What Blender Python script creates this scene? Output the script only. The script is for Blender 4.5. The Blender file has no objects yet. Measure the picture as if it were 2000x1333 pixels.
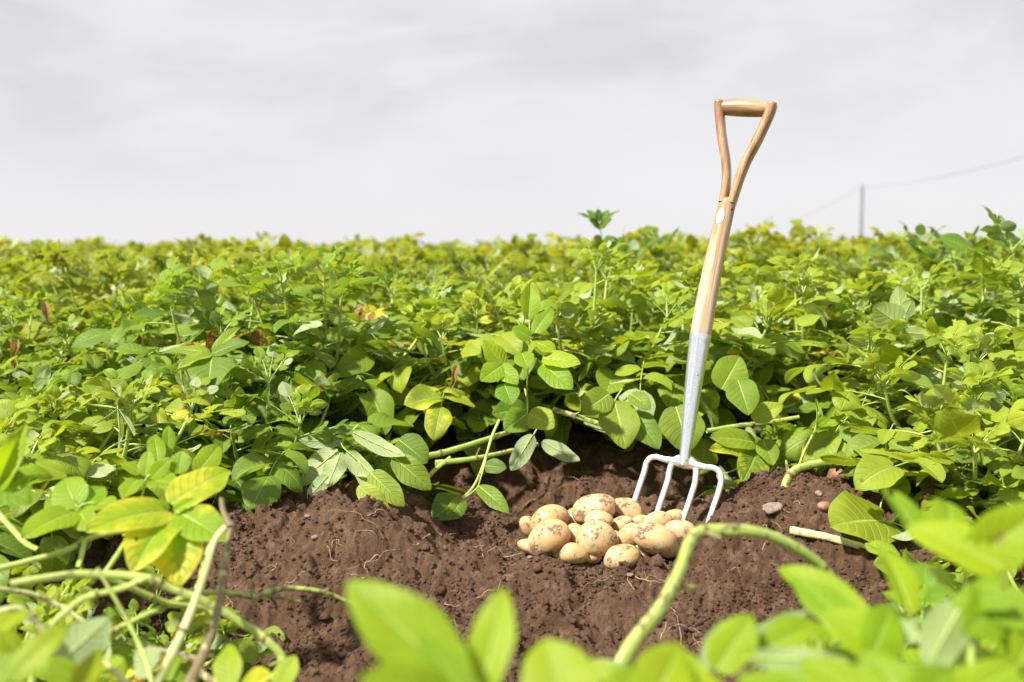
import bpy, math, random
import numpy as np
from mathutils import Vector, Matrix

scene = bpy.context.scene
C = scene.collection
R = math.radians

# ------------------------------------------------------------------ camera
F_PX = 1944.4                     # focal length in pixels of the 2000 px wide photograph (35 mm lens)
PITCH = math.atan((666.5 - 492) / F_PX)
CAM = np.array([0.0, 0.0, 0.68])
cam = bpy.data.cameras.new('camera'); camo = bpy.data.objects.new('camera', cam); C.objects.link(camo)
cam.lens = 35; cam.sensor_width = 36; cam.clip_start = 0.02; cam.clip_end = 3000
camo.location = CAM; camo.rotation_euler = (R(90) - PITCH, 0, 0)
cam.dof.use_dof = True; cam.dof.focus_distance = 2.17; cam.dof.aperture_fstop = 2.7
scene.camera = camo

# ------------------------------------------------------------------ world and sun
SUN_DIR = np.array([-0.50, -0.36, 0.78]); SUN_DIR /= np.linalg.norm(SUN_DIR)     # towards the sun
scene.view_settings.view_transform = 'Standard'; scene.view_settings.look = 'None'
scene.view_settings.exposure = 1.12; scene.view_settings.gamma = 1
w = bpy.data.worlds.new('World'); scene.world = w; w.use_nodes = True
nt = w.node_tree; nt.nodes.clear()
def N(nt, t, **k):
    n = nt.nodes.new(t)
    for a, v in k.items():
        if a in ('operation', 'blend_type', 'data_type', 'noise_dimensions', 'attribute_name', 'sky_type', 'sun_disc',
                 'sun_elevation', 'sun_rotation', 'feature', 'clamp_result', 'use_clamp', 'interpolation_type', 'vector_type',
                 'wave_type', 'bands_direction', 'wave_profile', 'distribution', 'normalize'):
            setattr(n, a, v)
        else:
            n.inputs[a.replace('_', ' ')].default_value = v
    return n
def lk(nt, a, b): nt.links.new(a, b)
def val(nt, sock, v):
    if hasattr(v, 'is_linked') or hasattr(v, 'links'): nt.links.new(v, sock)
    else: sock.default_value = v
def M(nt, op, a, b=None, c=None, clamp=False):
    n = nt.nodes.new('ShaderNodeMath'); n.operation = op; n.use_clamp = clamp
    val(nt, n.inputs[0], a)
    if b is not None: val(nt, n.inputs[1], b)
    if c is not None: val(nt, n.inputs[2], c)
    return n.outputs[0]
def SS(nt, x, lo, hi, a=0.0, b=1.0):
    n = nt.nodes.new('ShaderNodeMapRange'); n.interpolation_type = 'SMOOTHSTEP'
    val(nt, n.inputs[0], x); n.inputs[1].default_value = lo; n.inputs[2].default_value = hi
    n.inputs[3].default_value = a; n.inputs[4].default_value = b
    return n.outputs[0]
def MIX(nt, f, a, b, mode='MIX'):
    n = nt.nodes.new('ShaderNodeMix'); n.data_type = 'RGBA'; n.blend_type = mode
    val(nt, n.inputs[0], f); val(nt, n.inputs[6], a); val(nt, n.inputs[7], b)
    return n.outputs[2]
def NOISE(nt, vec, scale, detail=2, rough=0.5, dist=0.0):
    n = nt.nodes.new('ShaderNodeTexNoise'); n.inputs['Scale'].default_value = scale; n.inputs['Detail'].default_value = detail
    n.inputs['Roughness'].default_value = rough; n.inputs['Distortion'].default_value = dist
    if vec is not None: nt.links.new(vec, n.inputs['Vector'])
    return n.outputs[0]
def MAP(nt, vec, scale=(1, 1, 1), rot=(0, 0, 0), loc=(0, 0, 0)):
    n = nt.nodes.new('ShaderNodeMapping'); nt.links.new(vec, n.inputs[0])
    n.inputs['Scale'].default_value = scale; n.inputs['Rotation'].default_value = rot; n.inputs['Location'].default_value = loc
    return n.outputs[0]

tc = nt.nodes.new('ShaderNodeTexCoord')
sky = N(nt, 'ShaderNodeTexSky', sky_type='NISHITA', sun_disc=False, sun_elevation=math.asin(SUN_DIR[2]),
        sun_rotation=math.atan2(SUN_DIR[0], SUN_DIR[1]))
cv = MAP(nt, tc.outputs['Generated'], scale=(1.2, 1.0, 2.7), rot=(R(8), R(-24), R(10)))
c1 = NOISE(nt, cv, 1.7, 4, 0.5, 0.5)
c2 = NOISE(nt, MAP(nt, tc.outputs['Generated'], scale=(2.2, 1.2, 6.0), rot=(R(5), R(-30), 0)), 2.6, 5, 0.55, 0.4)
cm = M(nt, 'ADD', M(nt, 'MULTIPLY', c1, 0.7), M(nt, 'MULTIPLY', c2, 0.3))
cf = SS(nt, cm, 0.36, 0.64)
cloud = MIX(nt, cf, (3.40, 3.38, 3.50, 1), (4.62, 4.56, 4.64, 1))
sepz = nt.nodes.new('ShaderNodeSeparateXYZ'); lk(nt, tc.outputs['Generated'], sepz.inputs[0])
hz = SS(nt, sepz.outputs[2], 0.0, 0.20, 1.0, 0.0)
cloud = MIX(nt, hz, cloud, (4.68, 4.60, 4.70, 1))
skyc = MIX(nt, 0.97, sky.outputs[0], cloud)
bg = nt.nodes.new('ShaderNodeBackground'); bg.inputs[1].default_value = 0.086
lk(nt, skyc, bg.inputs[0]); wo = nt.nodes.new('ShaderNodeOutputWorld'); lk(nt, bg.outputs[0], wo.inputs[0])

sl = bpy.data.lights.new('sun', 'SUN'); sl.energy = 4.2; sl.angle = R(2.5); sl.color = (1.0, 0.95, 0.86)
so = bpy.data.objects.new('sun', sl); C.objects.link(so)
so.rotation_euler = Vector(SUN_DIR).to_track_quat('Z', 'Y').to_euler(); so.location = (-3, 1, 5)
scene.cycles.max_bounces = 8; scene.cycles.transmission_bounces = 6; scene.cycles.diffuse_bounces = 4
scene.cycles.glossy_bounces = 3; scene.cycles.caustics_reflective = False; scene.cycles.caustics_refractive = False
scene.cycles.sample_clamp_indirect = 6
scene.cycles.use_denoising = True

# ------------------------------------------------------------------ pixel -> world
FWD = np.array([0, math.cos(PITCH), -math.sin(PITCH)]); UPV = np.array([0, math.sin(PITCH), math.cos(PITCH)])
def P(px, py, d):
    return CAM + np.array([1., 0, 0]) * ((px - 1000) / F_PX * d) + UPV * (-(py - 666.5) / F_PX * d) + FWD * d

# ------------------------------------------------------------------ noise
def _h(ix, iy, s):
    n = (ix.astype(np.int64) * 374761393 + iy.astype(np.int64) * 668265263 + s * 974711) & 0x7fffffff
    n = ((n ^ (n >> 13)) * 1274126177) & 0x7fffffff
    n = (n ^ (n >> 16)) * 69069 & 0x7fffffff
    return n / float(0x7fffffff)
def vnoise(x, y, s=0):
    ix, iy = np.floor(x), np.floor(y); fx, fy = x - ix, y - iy
    fx = fx * fx * fx * (fx * (fx * 6 - 15) + 10); fy = fy * fy * fy * (fy * (fy * 6 - 15) + 10)
    a, b, c, d = _h(ix, iy, s), _h(ix + 1, iy, s), _h(ix, iy + 1, s), _h(ix + 1, iy + 1, s)
    return (a + (b - a) * fx + (c - a) * fy + (a - b - c + d) * fx * fy) * 2 - 1
def fbm(x, y, o=4, s=0, g=0.5):
    r = 0; a = 1.0
    for i in range(o):
        c, q = math.cos(i * 1.1), math.sin(i * 1.1)
        r = r + a * vnoise((x * c - y * q) * 2 ** i, (x * q + y * c) * 2 ** i, s + i * 7); a *= g
    return r
def crumbs(x, y, cell, s, dens=1.0):
    gx, gy = x / cell, y / cell; ix, iy = np.floor(gx), np.floor(gy); r = np.zeros_like(gx)
    for dx in (-1, 0, 1):
        for dy in (-1, 0, 1):
            cx, cy = ix + dx, iy + dy
            px = cx + 0.15 + 0.7 * _h(cx, cy, s); py = cy + 0.15 + 0.7 * _h(cx, cy, s + 1)
            rad = 0.30 + 0.42 * _h(cx, cy, s + 2) ** 1.5; on = _h(cx, cy, s + 3) < dens
            d2 = (gx - px) ** 2 + (gy - py) ** 2
            r = np.maximum(r, np.where(on, np.sqrt(np.maximum(0, rad * rad - d2)), 0))
    return r * cell
def ss(a, b, x):
    t = np.clip((x - a) / (b - a), 0, 1); return t * t * (3 - 2 * t)

# ------------------------------------------------------------------ terrain
ROW0, ROWD = 2.98, 0.76
def H0(x, y):
    x = np.asarray(x, float); y = np.asarray(y, float)
    wx = x + 0.06 * fbm(x * 3.1, y * 3.1, 3, 11); wy = y + 0.05 * fbm(x * 2.7, y * 2.7, 3, 23)
    z = 0.025 * ss(3.5, 14, y) - 2.2 * ss(15.5, 70, y)
    back = 0.17 * (0.5 + 0.5 * np.cos(2 * np.pi * (wy - ROW0) / ROWD)) ** 0.8
    z = z + back * ss(ROW0 - 0.40, ROW0 - 0.30, wy) * (1 - ss(40, 60, y))
    A = 0.130 - 0.072 * ss(-0.30, -0.02, wx) + 0.098 * ss(0.44, 0.82, wx) - 0.05 * ss(0.95, 1.4, wx)
    prof = np.where(wy < 2.2, ss(1.72, 1.99, wy), 1 - ss(2.34, 2.60, wy))
    fr = A * prof * (1 + 0.22 * fbm(x * 6.5 + 3, y * 5, 3, 141))
    # the dug hollow in front of the second row
    cr = ss(-0.36, -0.10, wx) * (1 - ss(0.38, 0.66, wx)) * ss(2.02, 2.16, wy) * (1 - ss(2.46, 2.66, wy))
    fr = fr - 0.035 * cr
    # loose soil heaped round the tines
    fr = fr + 0.045 * np.exp(-(((x - 0.27) / 0.13) ** 2 + ((y - 2.30) / 0.09) ** 2))
    z = z + fr
    z = z + 0.070 * np.exp(-(((x - 0.44) / 0.20) ** 2 + ((y - 2.24) / 0.13) ** 2)) + 0.060 * np.exp(-(((x - 0.47) / 0.10) ** 2 + ((y - 2.09) / 0.09) ** 2)) - 0.022 * np.exp(-(((x - 0.20) / 0.17) ** 2 + ((y - 2.02) / 0.10) ** 2))
    # hollow left of the potatoes
    z = z - 0.070 * np.exp(-(((x + 0.08) / 0.12) ** 2 + ((y - 2.21) / 0.075) ** 2))
    z = z - 0.085 * (1 - ss(1.50, 1.90, y)) 
    z = z + 0.012 * fbm(x * 6, y * 6, 3, 5) * (1 - ss(8, 20, y))
    return z
def soil_detail(x, y):
    a = 0.5 + 0.5 * fbm(x * 4, y * 4, 2, 77)
    a = np.clip(a, 0.15, 1)
    wx = x + 0.006 * fbm(x * 40, y * 40, 2, 91); wy = y + 0.006 * fbm(x * 40 + 9, y * 40, 2, 95)
    d = 0.0115 * fbm(x * 22, y * 22, 4, 31, 0.6)
    d = d + 0.85 * crumbs(wx, wy, 0.060, 3, 0.22) * a
    d = d + 0.85 * crumbs(wx, wy, 0.026, 13, 0.45) * a
    d = d + 0.70 * crumbs(wx + .1, wy, 0.0125, 23, 0.75) * (0.5 + 0.5 * a)
    d = d + 0.55 * crumbs(x, y, 0.0075, 33, 0.8)
    # pits and cracks
    d = d - 0.045 * np.maximum(0, fbm(x * 9 + 4, y * 9, 4, 61) - 0.50)
    return d - 0.010
def hz(x, y): return float(H0(np.array([x]), np.array([y]))[0] + soil_detail(np.array([x]), np.array([y]))[0])
def G(px, py, lift=0.0):
    """the point of the soil seen at a pixel"""
    a = P(px, py, 1.0) - CAM
    t = np.linspace(1.0, 6.0, 1500); pts = CAM + a * t[:, None]
    h = H0(pts[:, 0], pts[:, 1]); i = np.argmax(pts[:, 2] < h)
    p = pts[i].copy(); p[2] = hz(p[0], p[1]) + lift
    return p

# ------------------------------------------------------------------ mesh builder
class MB:
    def __init__(s): s.v = []; s.f = []; s.d = []; s.m = []; s.n = 0
    def add(s, v, f, d=None, m=0):
        v = np.asarray(v, float); f = np.asarray(f, np.int64)
        s.v.append(v); s.f.append(f + s.n); s.n += len(v)
        if d is None: d = np.zeros((len(v), 4))
        s.d.append(np.broadcast_to(np.asarray(d, float), (len(v), 4)))
        s.m.append(np.full(len(f), m, np.int32) if np.isscalar(m) else m)
    def arrays(s): return np.concatenate(s.v), np.concatenate(s.f), np.concatenate(s.d), np.concatenate(s.m)
    def mesh(s, name, mats, smooth=True):
        v, f, d, m = s.arrays()
        return mesh_from(name, v, f, d, m, mats, smooth)
    def obj(s, name, mats, parent=None, smooth=True):
        me = s.mesh(name, mats, smooth); o = bpy.data.objects.new(name, me); C.objects.link(o)
        if parent: o.parent = parent
        return o
def mesh_from(name, v, f, d, m, mats, smooth=True):
    me = bpy.data.meshes.new(name)
    me.vertices.add(len(v)); me.vertices.foreach_set('co', np.ascontiguousarray(v, np.float32).ravel())
    k = f.shape[1]
    me.loops.add(f.size); me.loops.foreach_set('vertex_index', np.ascontiguousarray(f, np.int32).ravel())
    me.polygons.add(len(f)); me.polygons.foreach_set('loop_start', np.arange(0, f.size, k, dtype=np.int32))
    me.polygons.foreach_set('loop_total', np.full(len(f), k, np.int32))
    me.polygons.foreach_set('material_index', np.ascontiguousarray(m, np.int32))
    me.polygons.foreach_set('use_smooth', np.full(len(f), smooth))
    a = me.attributes.new('leafdata', 'FLOAT_COLOR', 'POINT'); a.data.foreach_set('color', np.ascontiguousarray(d, np.float32).ravel())
    me.update(calc_edges=True); me.validate()
    for x in (mats if isinstance(mats, (list, tuple)) else [mats]): me.materials.append(x)
    return me
def thing(name, label, cat, loc=(0, 0, 0), group=None):
    o = bpy.data.objects.new(name, None); o.empty_display_size = 0.05; C.objects.link(o); o.location = loc
    o['label'] = label; o['category'] = cat
    if group: o['group'] = group
    return o
def tag(o, label, cat, group=None, kind=None):
    if label: o['label'] = label
    if cat: o['category'] = cat
    if group: o['group'] = group
    if kind: o['kind'] = kind
    return o
def unit(a): a = np.asarray(a, float); return a / (np.linalg.norm(a) + 1e-12)

def catmull(pts, n):
    pts = np.asarray(pts, float); P0 = np.vstack([2 * pts[0] - pts[1], pts, 2 * pts[-1] - pts[-2]])
    seg = len(pts) - 1; t = np.linspace(0, seg, n); i = np.minimum(t.astype(int), seg - 1); u = (t - i)[:, None]
    a, b, c, d = P0[i], P0[i + 1], P0[i + 2], P0[i + 3]
    return 0.5 * (2 * b + (c - a) * u + (2 * a - 5 * b + 4 * c - d) * u ** 2 + (3 * b - a - 3 * c + d) * u ** 3)
def sweep(mb, pts, rad, sides=8, m=0, d=(0.5, 0, 0.5, 0), sec=None, side=None, cap=True, ridge=0.0):
    """tube along pts; rad scalar/array; sec = optional (k,2) cross-section in (side, normal) coordinates"""
    pts = np.asarray(pts, float); n = len(pts); rad = np.broadcast_to(np.asarray(rad, float), (n,))
    T = np.gradient(pts, axis=0); T /= np.linalg.norm(T, axis=1)[:, None] + 1e-12
    if sec is None:
        a = np.linspace(0, 2 * np.pi, sides, endpoint=False); sec = np.stack([np.cos(a), np.sin(a)], 1)
        if ridge: sec = sec * (1 + ridge * np.cos(3 * a))[:, None]
    k = len(sec)
    ref = np.array(side if side is not None else ([1, 0, 0] if abs(T[0][0]) < 0.8 else [0, 1, 0]), float)
    V = np.zeros((n, k, 3))
    for i in range(n):
        s = ref - T[i] * ref.dot(T[i]); s = unit(s)
        if side is None: ref = s
        q = np.cross(T[i], s); V[i] = pts[i] + rad[i] * (sec[:, :1] * s + sec[:, 1:] * q)
    V = V.reshape(-1, 3); i = np.arange(n - 1)[:, None] * k; j = np.arange(k)[None]; jn = (j + 1) % k
    F = np.stack([i + j, i + jn, i + k + jn, i + k + j], -1).reshape(-1, 4)
    dd = np.tile(np.asarray(d, float), (len(V), 1)); dd[:, 1] = np.repeat(np.linspace(0, 1, n), k)
    if cap:
        V = np.vstack([V, pts[0], pts[-1]]); c0, c1 = n * k, n * k + 1
        jj = np.arange(k); j2 = (jj + 1) % k
        F = np.vstack([F, np.stack([np.full(k, c0), j2, jj, np.full(k, c0)], -1)[:, :4],
                       np.stack([np.full(k, c1), (n - 1) * k + jj, (n - 1) * k + j2, np.full(k, c1)], -1)])
        F = F  # fan triangles are written as quads with a repeated vertex and cleaned by validate
        dd = np.vstack([dd, dd[0], dd[-1]])
    mb.add(V, F, dd, m)

# ------------------------------------------------------------------ materials
def newmat(name):
    m = bpy.data.materials.new(name); m.use_nodes = True; t = m.node_tree; t.nodes.clear()
    o = t.nodes.new('ShaderNodeOutputMaterial'); return m, t, o
def prin(t, col, rough=0.5, spec=0.5, metal=0.0, bump=None, bs=0.3, bd=0.002):
    p = t.nodes.new('ShaderNodeBsdfPrincipled'); val(t, p.inputs['Base Color'], col); val(t, p.inputs['Roughness'], rough)
    p.inputs['Specular IOR Level'].default_value = spec; val(t, p.inputs['Metallic'], metal)
    if bump is not None:
        b = t.nodes.new('ShaderNodeBump'); b.inputs['Strength'].default_value = bs; b.inputs['Distance'].default_value = bd
        t.links.new(bump, b.inputs['Height']); t.links.new(b.outputs[0], p.inputs['Normal'])
    return p

def mat_leaf(name, dark, light, yellow=(0.60, 0.58, 0.04, 1), under=(0.47, 0.56, 0.32, 1), trans=0.40, tcol=1.1, rough=0.52, spread=0.12):
    m, t, o = newmat(name)
    at = N(t, 'ShaderNodeAttribute', attribute_name='leafdata')
    sp = t.nodes.new('ShaderNodeSeparateColor'); t.links.new(at.outputs['Color'], sp.inputs[0])
    u, v, tint, yel = sp.outputs[0], sp.outputs[1], sp.outputs[2], at.outputs['Alpha']
    oi = t.nodes.new('ShaderNodeObjectInfo'); orand = oi.outputs['Random']
    tcn = t.nodes.new('ShaderNodeTexCoord'); ob = tcn.outputs['Object']
    n1 = NOISE(t, ob, 28, 3, 0.6)
    n2 = NOISE(t, ob, 140, 3, 0.6)
    au = M(t, 'ABSOLUTE', M(t, 'MULTIPLY_ADD', u, 2.0, -1.0))
    # side veins curve towards the tip
    ph = M(t, 'SUBTRACT', M(t, 'MULTIPLY', v, 7.5), M(t, 'MULTIPLY', M(t, 'POWER', au, 1.25), 1.9))
    fr = M(t, 'ABSOLUTE', M(t, 'SUBTRACT', M(t, 'FRACT', ph), 0.5))
    lat = M(t, 'MULTIPLY', SS(t, fr, 0.0, 0.13, 1.0, 0.0), SS(t, au, 0.75, 1.0, 1.0, 0.2))
    mid = SS(t, au, 0.02, 0.09, 1.0, 0.0)
    vein = M(t, 'MAXIMUM', M(t, 'MULTIPLY', lat, 0.6), mid)
    k = M(t, 'ADD', M(t, 'MULTIPLY', tint, 0.75), M(t, 'MULTIPLY', M(t, 'SUBTRACT', n1, 0.5), 0.5), clamp=True)
    col = MIX(t, k, dark, light)
    hs = t.nodes.new('ShaderNodeHueSaturation'); t.links.new(col, hs.inputs['Color'])
    val(t, hs.inputs['Hue'], M(t, 'MULTIPLY_ADD', orand, -0.035, 0.515)); val(t, hs.inputs['Value'], M(t, 'MULTIPLY_ADD', orand, 2 * spread, 1 - spread))
    col = hs.outputs[0]
    # yellowing starts between the veins and at the edge
    yf = M(t, 'ADD', M(t, 'MULTIPLY_ADD', yel, 1.7, -0.85), M(t, 'ADD', M(t, 'MULTIPLY', M(t, 'SUBTRACT', n1, 0.5), 1.5), M(t, 'MULTIPLY', au, 0.25)))
    yf = M(t, 'MULTIPLY', SS(t, M(t, 'SUBTRACT', yf, M(t, 'MULTIPLY', vein, 0.18)), 0.0, 0.5), SS(t, yel, 0.05, 0.3))
    col = MIX(t, yf, col, yellow)
    br = M(t, 'MULTIPLY', SS(t, M(t, 'ADD', M(t, 'MULTIPLY', yel, 0.8), M(t, 'ADD', M(t, 'MULTIPLY', n2, 0.5), M(t, 'MULTIPLY', v, 0.25))), 1.02, 1.12), SS(t, yel, 0.3, 0.6))
    col = MIX(t, br, col, (0.20, 0.075, 0.015, 1))
    # dead leaves
    dead = SS(t, yel, 1.15, 1.35)
    col = MIX(t, dead, col, MIX(t, n1, (0.16, 0.07, 0.03, 1), (0.42, 0.27, 0.13, 1)))
    col = MIX(t, M(t, 'MULTIPLY', vein, 0.42), col, MIX(t, 0.6, col, (0.55, 0.72, 0.22, 1)))
    # small pale marks
    n5 = NOISE(t, ob, 48, 2, 0.5)
    col = MIX(t, SS(t, n5, 0.715, 0.750, 0, 0.8), col, (0.25, 0.14, 0.04, 1))
    col = MIX(t, M(t, 'MULTIPLY', SS(t, n2, 0.70, 0.80), 0.35), col, (0.45, 0.48, 0.22, 1))
    geo = t.nodes.new('ShaderNodeNewGeometry')
    back = M(t, 'MULTIPLY', geo.outputs['Backfacing'], M(t, 'SUBTRACT', 1.0, M(t, 'MULTIPLY', dead, 0.8)))
    colf = MIX(t, M(t, 'MULTIPLY', back, 0.75), col, under)
    bh = M(t, 'SUBTRACT', M(t, 'MULTIPLY', n2, 0.35), M(t, 'MULTIPLY', vein, 0.9))
    p = prin(t, colf, MIX(t, back, (rough,) * 3 + (1,), (0.75,) * 3 + (1,)), 0.38, 0, bh, 0.7, 0.0022)
    tr = t.nodes.new('ShaderNodeBsdfTranslucent')
    tcc = MIX(t, 1.0, col, (1.45 * tcol, 1.35 * tcol, 0.55 * tcol, 1), 'MULTIPLY'); t.links.new(tcc, tr.inputs[0])
    mx = t.nodes.new('ShaderNodeMixShader'); mx.inputs[0].default_value = trans
    t.links.new(p.outputs[0], mx.inputs[1]); t.links.new(tr.outputs[0], mx.inputs[2])
    n4 = NOISE(t, ob, 48, 2, 0.5)
    tp = t.nodes.new('ShaderNodeBsdfTransparent'); m2 = t.nodes.new('ShaderNodeMixShader'); t.links.new(SS(t, n4, 0.755, 0.765), m2.inputs[0])
    t.links.new(mx.outputs[0], m2.inputs[1]); t.links.new(tp.outputs[0], m2.inputs[2]); t.links.new(m2.outputs[0], o.inputs[0])
    return m
LEAF = mat_leaf('potato leaf', (0.092, 0.182, 0.014, 1), (0.360, 0.460, 0.028, 1))
LEAF_MID = mat_leaf('potato leaf of middle rows', (0.105, 0.175, 0.009, 1), (0.330, 0.385, 0.014, 1))
LEAF_FAR = mat_leaf('potato leaf of far rows', (0.138, 0.182, 0.008, 1), (0.345, 0.360, 0.010, 1))
LEAF_NEAR = mat_leaf('young potato leaf', (0.160, 0.310, 0.010, 1), (0.330, 0.470, 0.012, 1), trans=0.5, tcol=1.1)

def mat_stem(name='potato stem', c0=(0.30, 0.42, 0.07, 1), c1=(0.50, 0.60, 0.17, 1)):
    m, t, o = newmat(name)
    at = N(t, 'ShaderNodeAttribute', attribute_name='leafdata'); yel = at.outputs['Alpha']
    tcn = t.nodes.new('ShaderNodeTexCoord'); ob = tcn.outputs['Object']
    n1 = NOISE(t, ob, 16, 4, 0.6); n2 = NOISE(t, ob, 90, 4, 0.65); n3 = NOISE(t, ob, 400, 2, 0.6)
    col = MIX(t, SS(t, n1, 0.3, 0.7), c0, c1)
    sc = SS(t, M(t, 'ADD', M(t, 'MULTIPLY', n2, 0.55), M(t, 'ADD', M(t, 'MULTIPLY', n1, 0.45), M(t, 'MULTIPLY', yel, 0.30))), 0.575, 0.64)
    col = MIX(t, M(t, 'MULTIPLY', sc, 0.85), col, MIX(t, n3, (0.10, 0.05, 0.025, 1), (0.22, 0.15, 0.08, 1)))
    p = prin(t, col, 0.42, 0.5, 0, M(t, 'ADD', n2, M(t, 'MULTIPLY', n3, 0.4)), 0.5, 0.0012)
    p.inputs['Subsurface Weight'].default_value = 0.0
    t.links.new(p.outputs[0], o.inputs[0]); return m
STEM = mat_stem()
STEM_PALE = mat_stem('pale withered potato stem', (0.42, 0.45, 0.16, 1), (0.60, 0.60, 0.30, 1))

def mat_soil():
    m, t, o = newmat('tilled brown soil')
    tcn = t.nodes.new('ShaderNodeTexCoord'); ob = tcn.outputs['Object']
    n0 = NOISE(t, ob, 3.2, 4, 0.6); n1 = NOISE(t, ob, 38, 5, 0.65); n2 = NOISE(t, ob, 330, 4, 0.7); n3 = NOISE(t, ob, 900, 2, 0.6)
    col = MIX(t, SS(t, n0, 0.35, 0.65), (0.090, 0.047, 0.027, 1), (0.130, 0.072, 0.043, 1))
    col = MIX(t, SS(t, n1, 0.46, 0.64), col, (0.185, 0.110, 0.070, 1))
    col = MIX(t, SS(t, n2, 0.48, 0.64, 0, 0.7), col, (0.070, 0.034, 0.022, 1))
    col = MIX(t, SS(t, n3, 0.66, 0.76, 0, 0.6), col, (0.34, 0.23, 0.17, 1))
    h = M(t, 'ADD', M(t, 'MULTIPLY', n2, 1.0), M(t, 'MULTIPLY', n3, 0.45))
    p = prin(t, col, 0.92, 0.25, 0, h, 0.9, 0.006); t.links.new(p.outputs[0], o.inputs[0]); return m
SOIL = mat_soil()

def mat_potato():
    m, t, o = newmat('new potato skin')
    tcn = t.nodes.new('ShaderNodeTexCoord'); ob = tcn.outputs['Object']
    oi = t.nodes.new('ShaderNodeObjectInfo'); rn = oi.outputs['Random']
    va = t.nodes.new('ShaderNodeVectorMath'); va.operation = 'ADD'; t.links.new(ob, va.inputs[0])
    cmb = t.nodes.new('ShaderNodeCombineXYZ'); t.links.new(M(t, 'MULTIPLY', rn, 7.0), cmb.inputs[0]); t.links.new(cmb.outputs[0], va.inputs[1]); ob = va.outputs[0]
    n0 = NOISE(t, ob, 16, 3, 0.55); n1 = NOISE(t, ob, 30, 6, 0.70, 0.3); n2 = NOISE(t, ob, 150, 4, 0.65); n3 = NOISE(t, ob, 600, 3, 0.6)
    col = MIX(t, SS(t, n0, 0.35, 0.65), (0.53, 0.335, 0.145, 1), (0.63, 0.460, 0.245, 1))
    col = MIX(t, SS(t, n2, 0.4, 0.75, 0, 0.35), col, (0.55, 0.32, 0.12, 1))
    film = SS(t, M(t, 'ADD', M(t, 'MULTIPLY', n1, 0.7), M(t, 'MULTIPLY', n0, 0.3)), 0.44, 0.58, 0, 0.62)
    col = MIX(t, film, col, (0.36, 0.235, 0.15, 1))
    clot = SS(t, M(t, 'ADD', M(t, 'MULTIPLY', n1, 0.75), M(t, 'MULTIPLY', n2, 0.25)), 0.551, 0.582)
    spk = SS(t, M(t, 'ADD', M(t, 'MULTIPLY', n2, 0.6), M(t, 'MULTIPLY', n1, 0.4)), 0.56, 0.60, 0, 0.7)
    dirt = M(t, 'MAXIMUM', clot, spk)
    col = MIX(t, dirt, col, MIX(t, n3, (0.13, 0.07, 0.042, 1), (0.30, 0.18, 0.11, 1)))
    r = M(t, 'MULTIPLY_ADD', dirt, 0.45, 0.42)
    h = M(t, 'ADD', M(t, 'MULTIPLY', n2, 0.3), M(t, 'MULTIPLY', dirt, M(t, 'ADD', 0.6, n3)))
    p = prin(t, col, r, 0.45, 0, h, 0.7, 0.0015)
    t.links.new(p.outputs[0], o.inputs[0]); return m
POTATO = mat_potato()

def mat_wood():
    m, t, o = newmat('varnished ash wood')
    tcn = t.nodes.new('ShaderNodeTexCoord'); ob = tcn.outputs['Object']
    g1 = NOISE(t, MAP(t, ob, (150, 150, 4.5)), 1.0, 4, 0.6, 0.4)
    g2 = NOISE(t, MAP(t, ob, (620, 620, 9)), 1.0, 3, 0.6)
    g3 = NOISE(t, MAP(t, ob, (34, 34, 3)), 1.0, 3, 0.6, 0.6)
    sp = t.nodes.new('ShaderNodeSeparateXYZ'); t.links.new(ob, sp.inputs[0])
    up = SS(t, sp.outputs[2], 0.36, 0.66)                         # the upper handle is worn browner
    col = MIX(t, SS(t, g1, 0.4, 0.6), MIX(t, up, (0.48, 0.345, 0.205, 1), (0.33, 0.190, 0.090, 1)), MIX(t, up, (0.64, 0.505, 0.350, 1), (0.47, 0.300, 0.160, 1)))
    col = MIX(t, SS(t, g3, 0.50, 0.60, 0, 0.65), col, MIX(t, up, (0.38, 0.24, 0.13, 1), (0.21, 0.105, 0.045, 1)))
    col = MIX(t, SS(t, g2, 0.52, 0.64, 0, 0.6), col, (0.22, 0.105, 0.045, 1))
    p = prin(t, col, 0.36, 0.5, 0, M(t, 'ADD', g1, g2), 0.10, 0.001)
    p.inputs['Coat Weight'].default_value = 0.5; p.inputs['Coat Roughness'].default_value = 0.16
    t.links.new(p.outputs[0], o.inputs[0]); return m
WOOD = mat_wood()
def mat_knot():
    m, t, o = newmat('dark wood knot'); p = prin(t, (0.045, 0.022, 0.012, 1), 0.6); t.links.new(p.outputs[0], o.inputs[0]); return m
KNOT = mat_knot()
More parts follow.
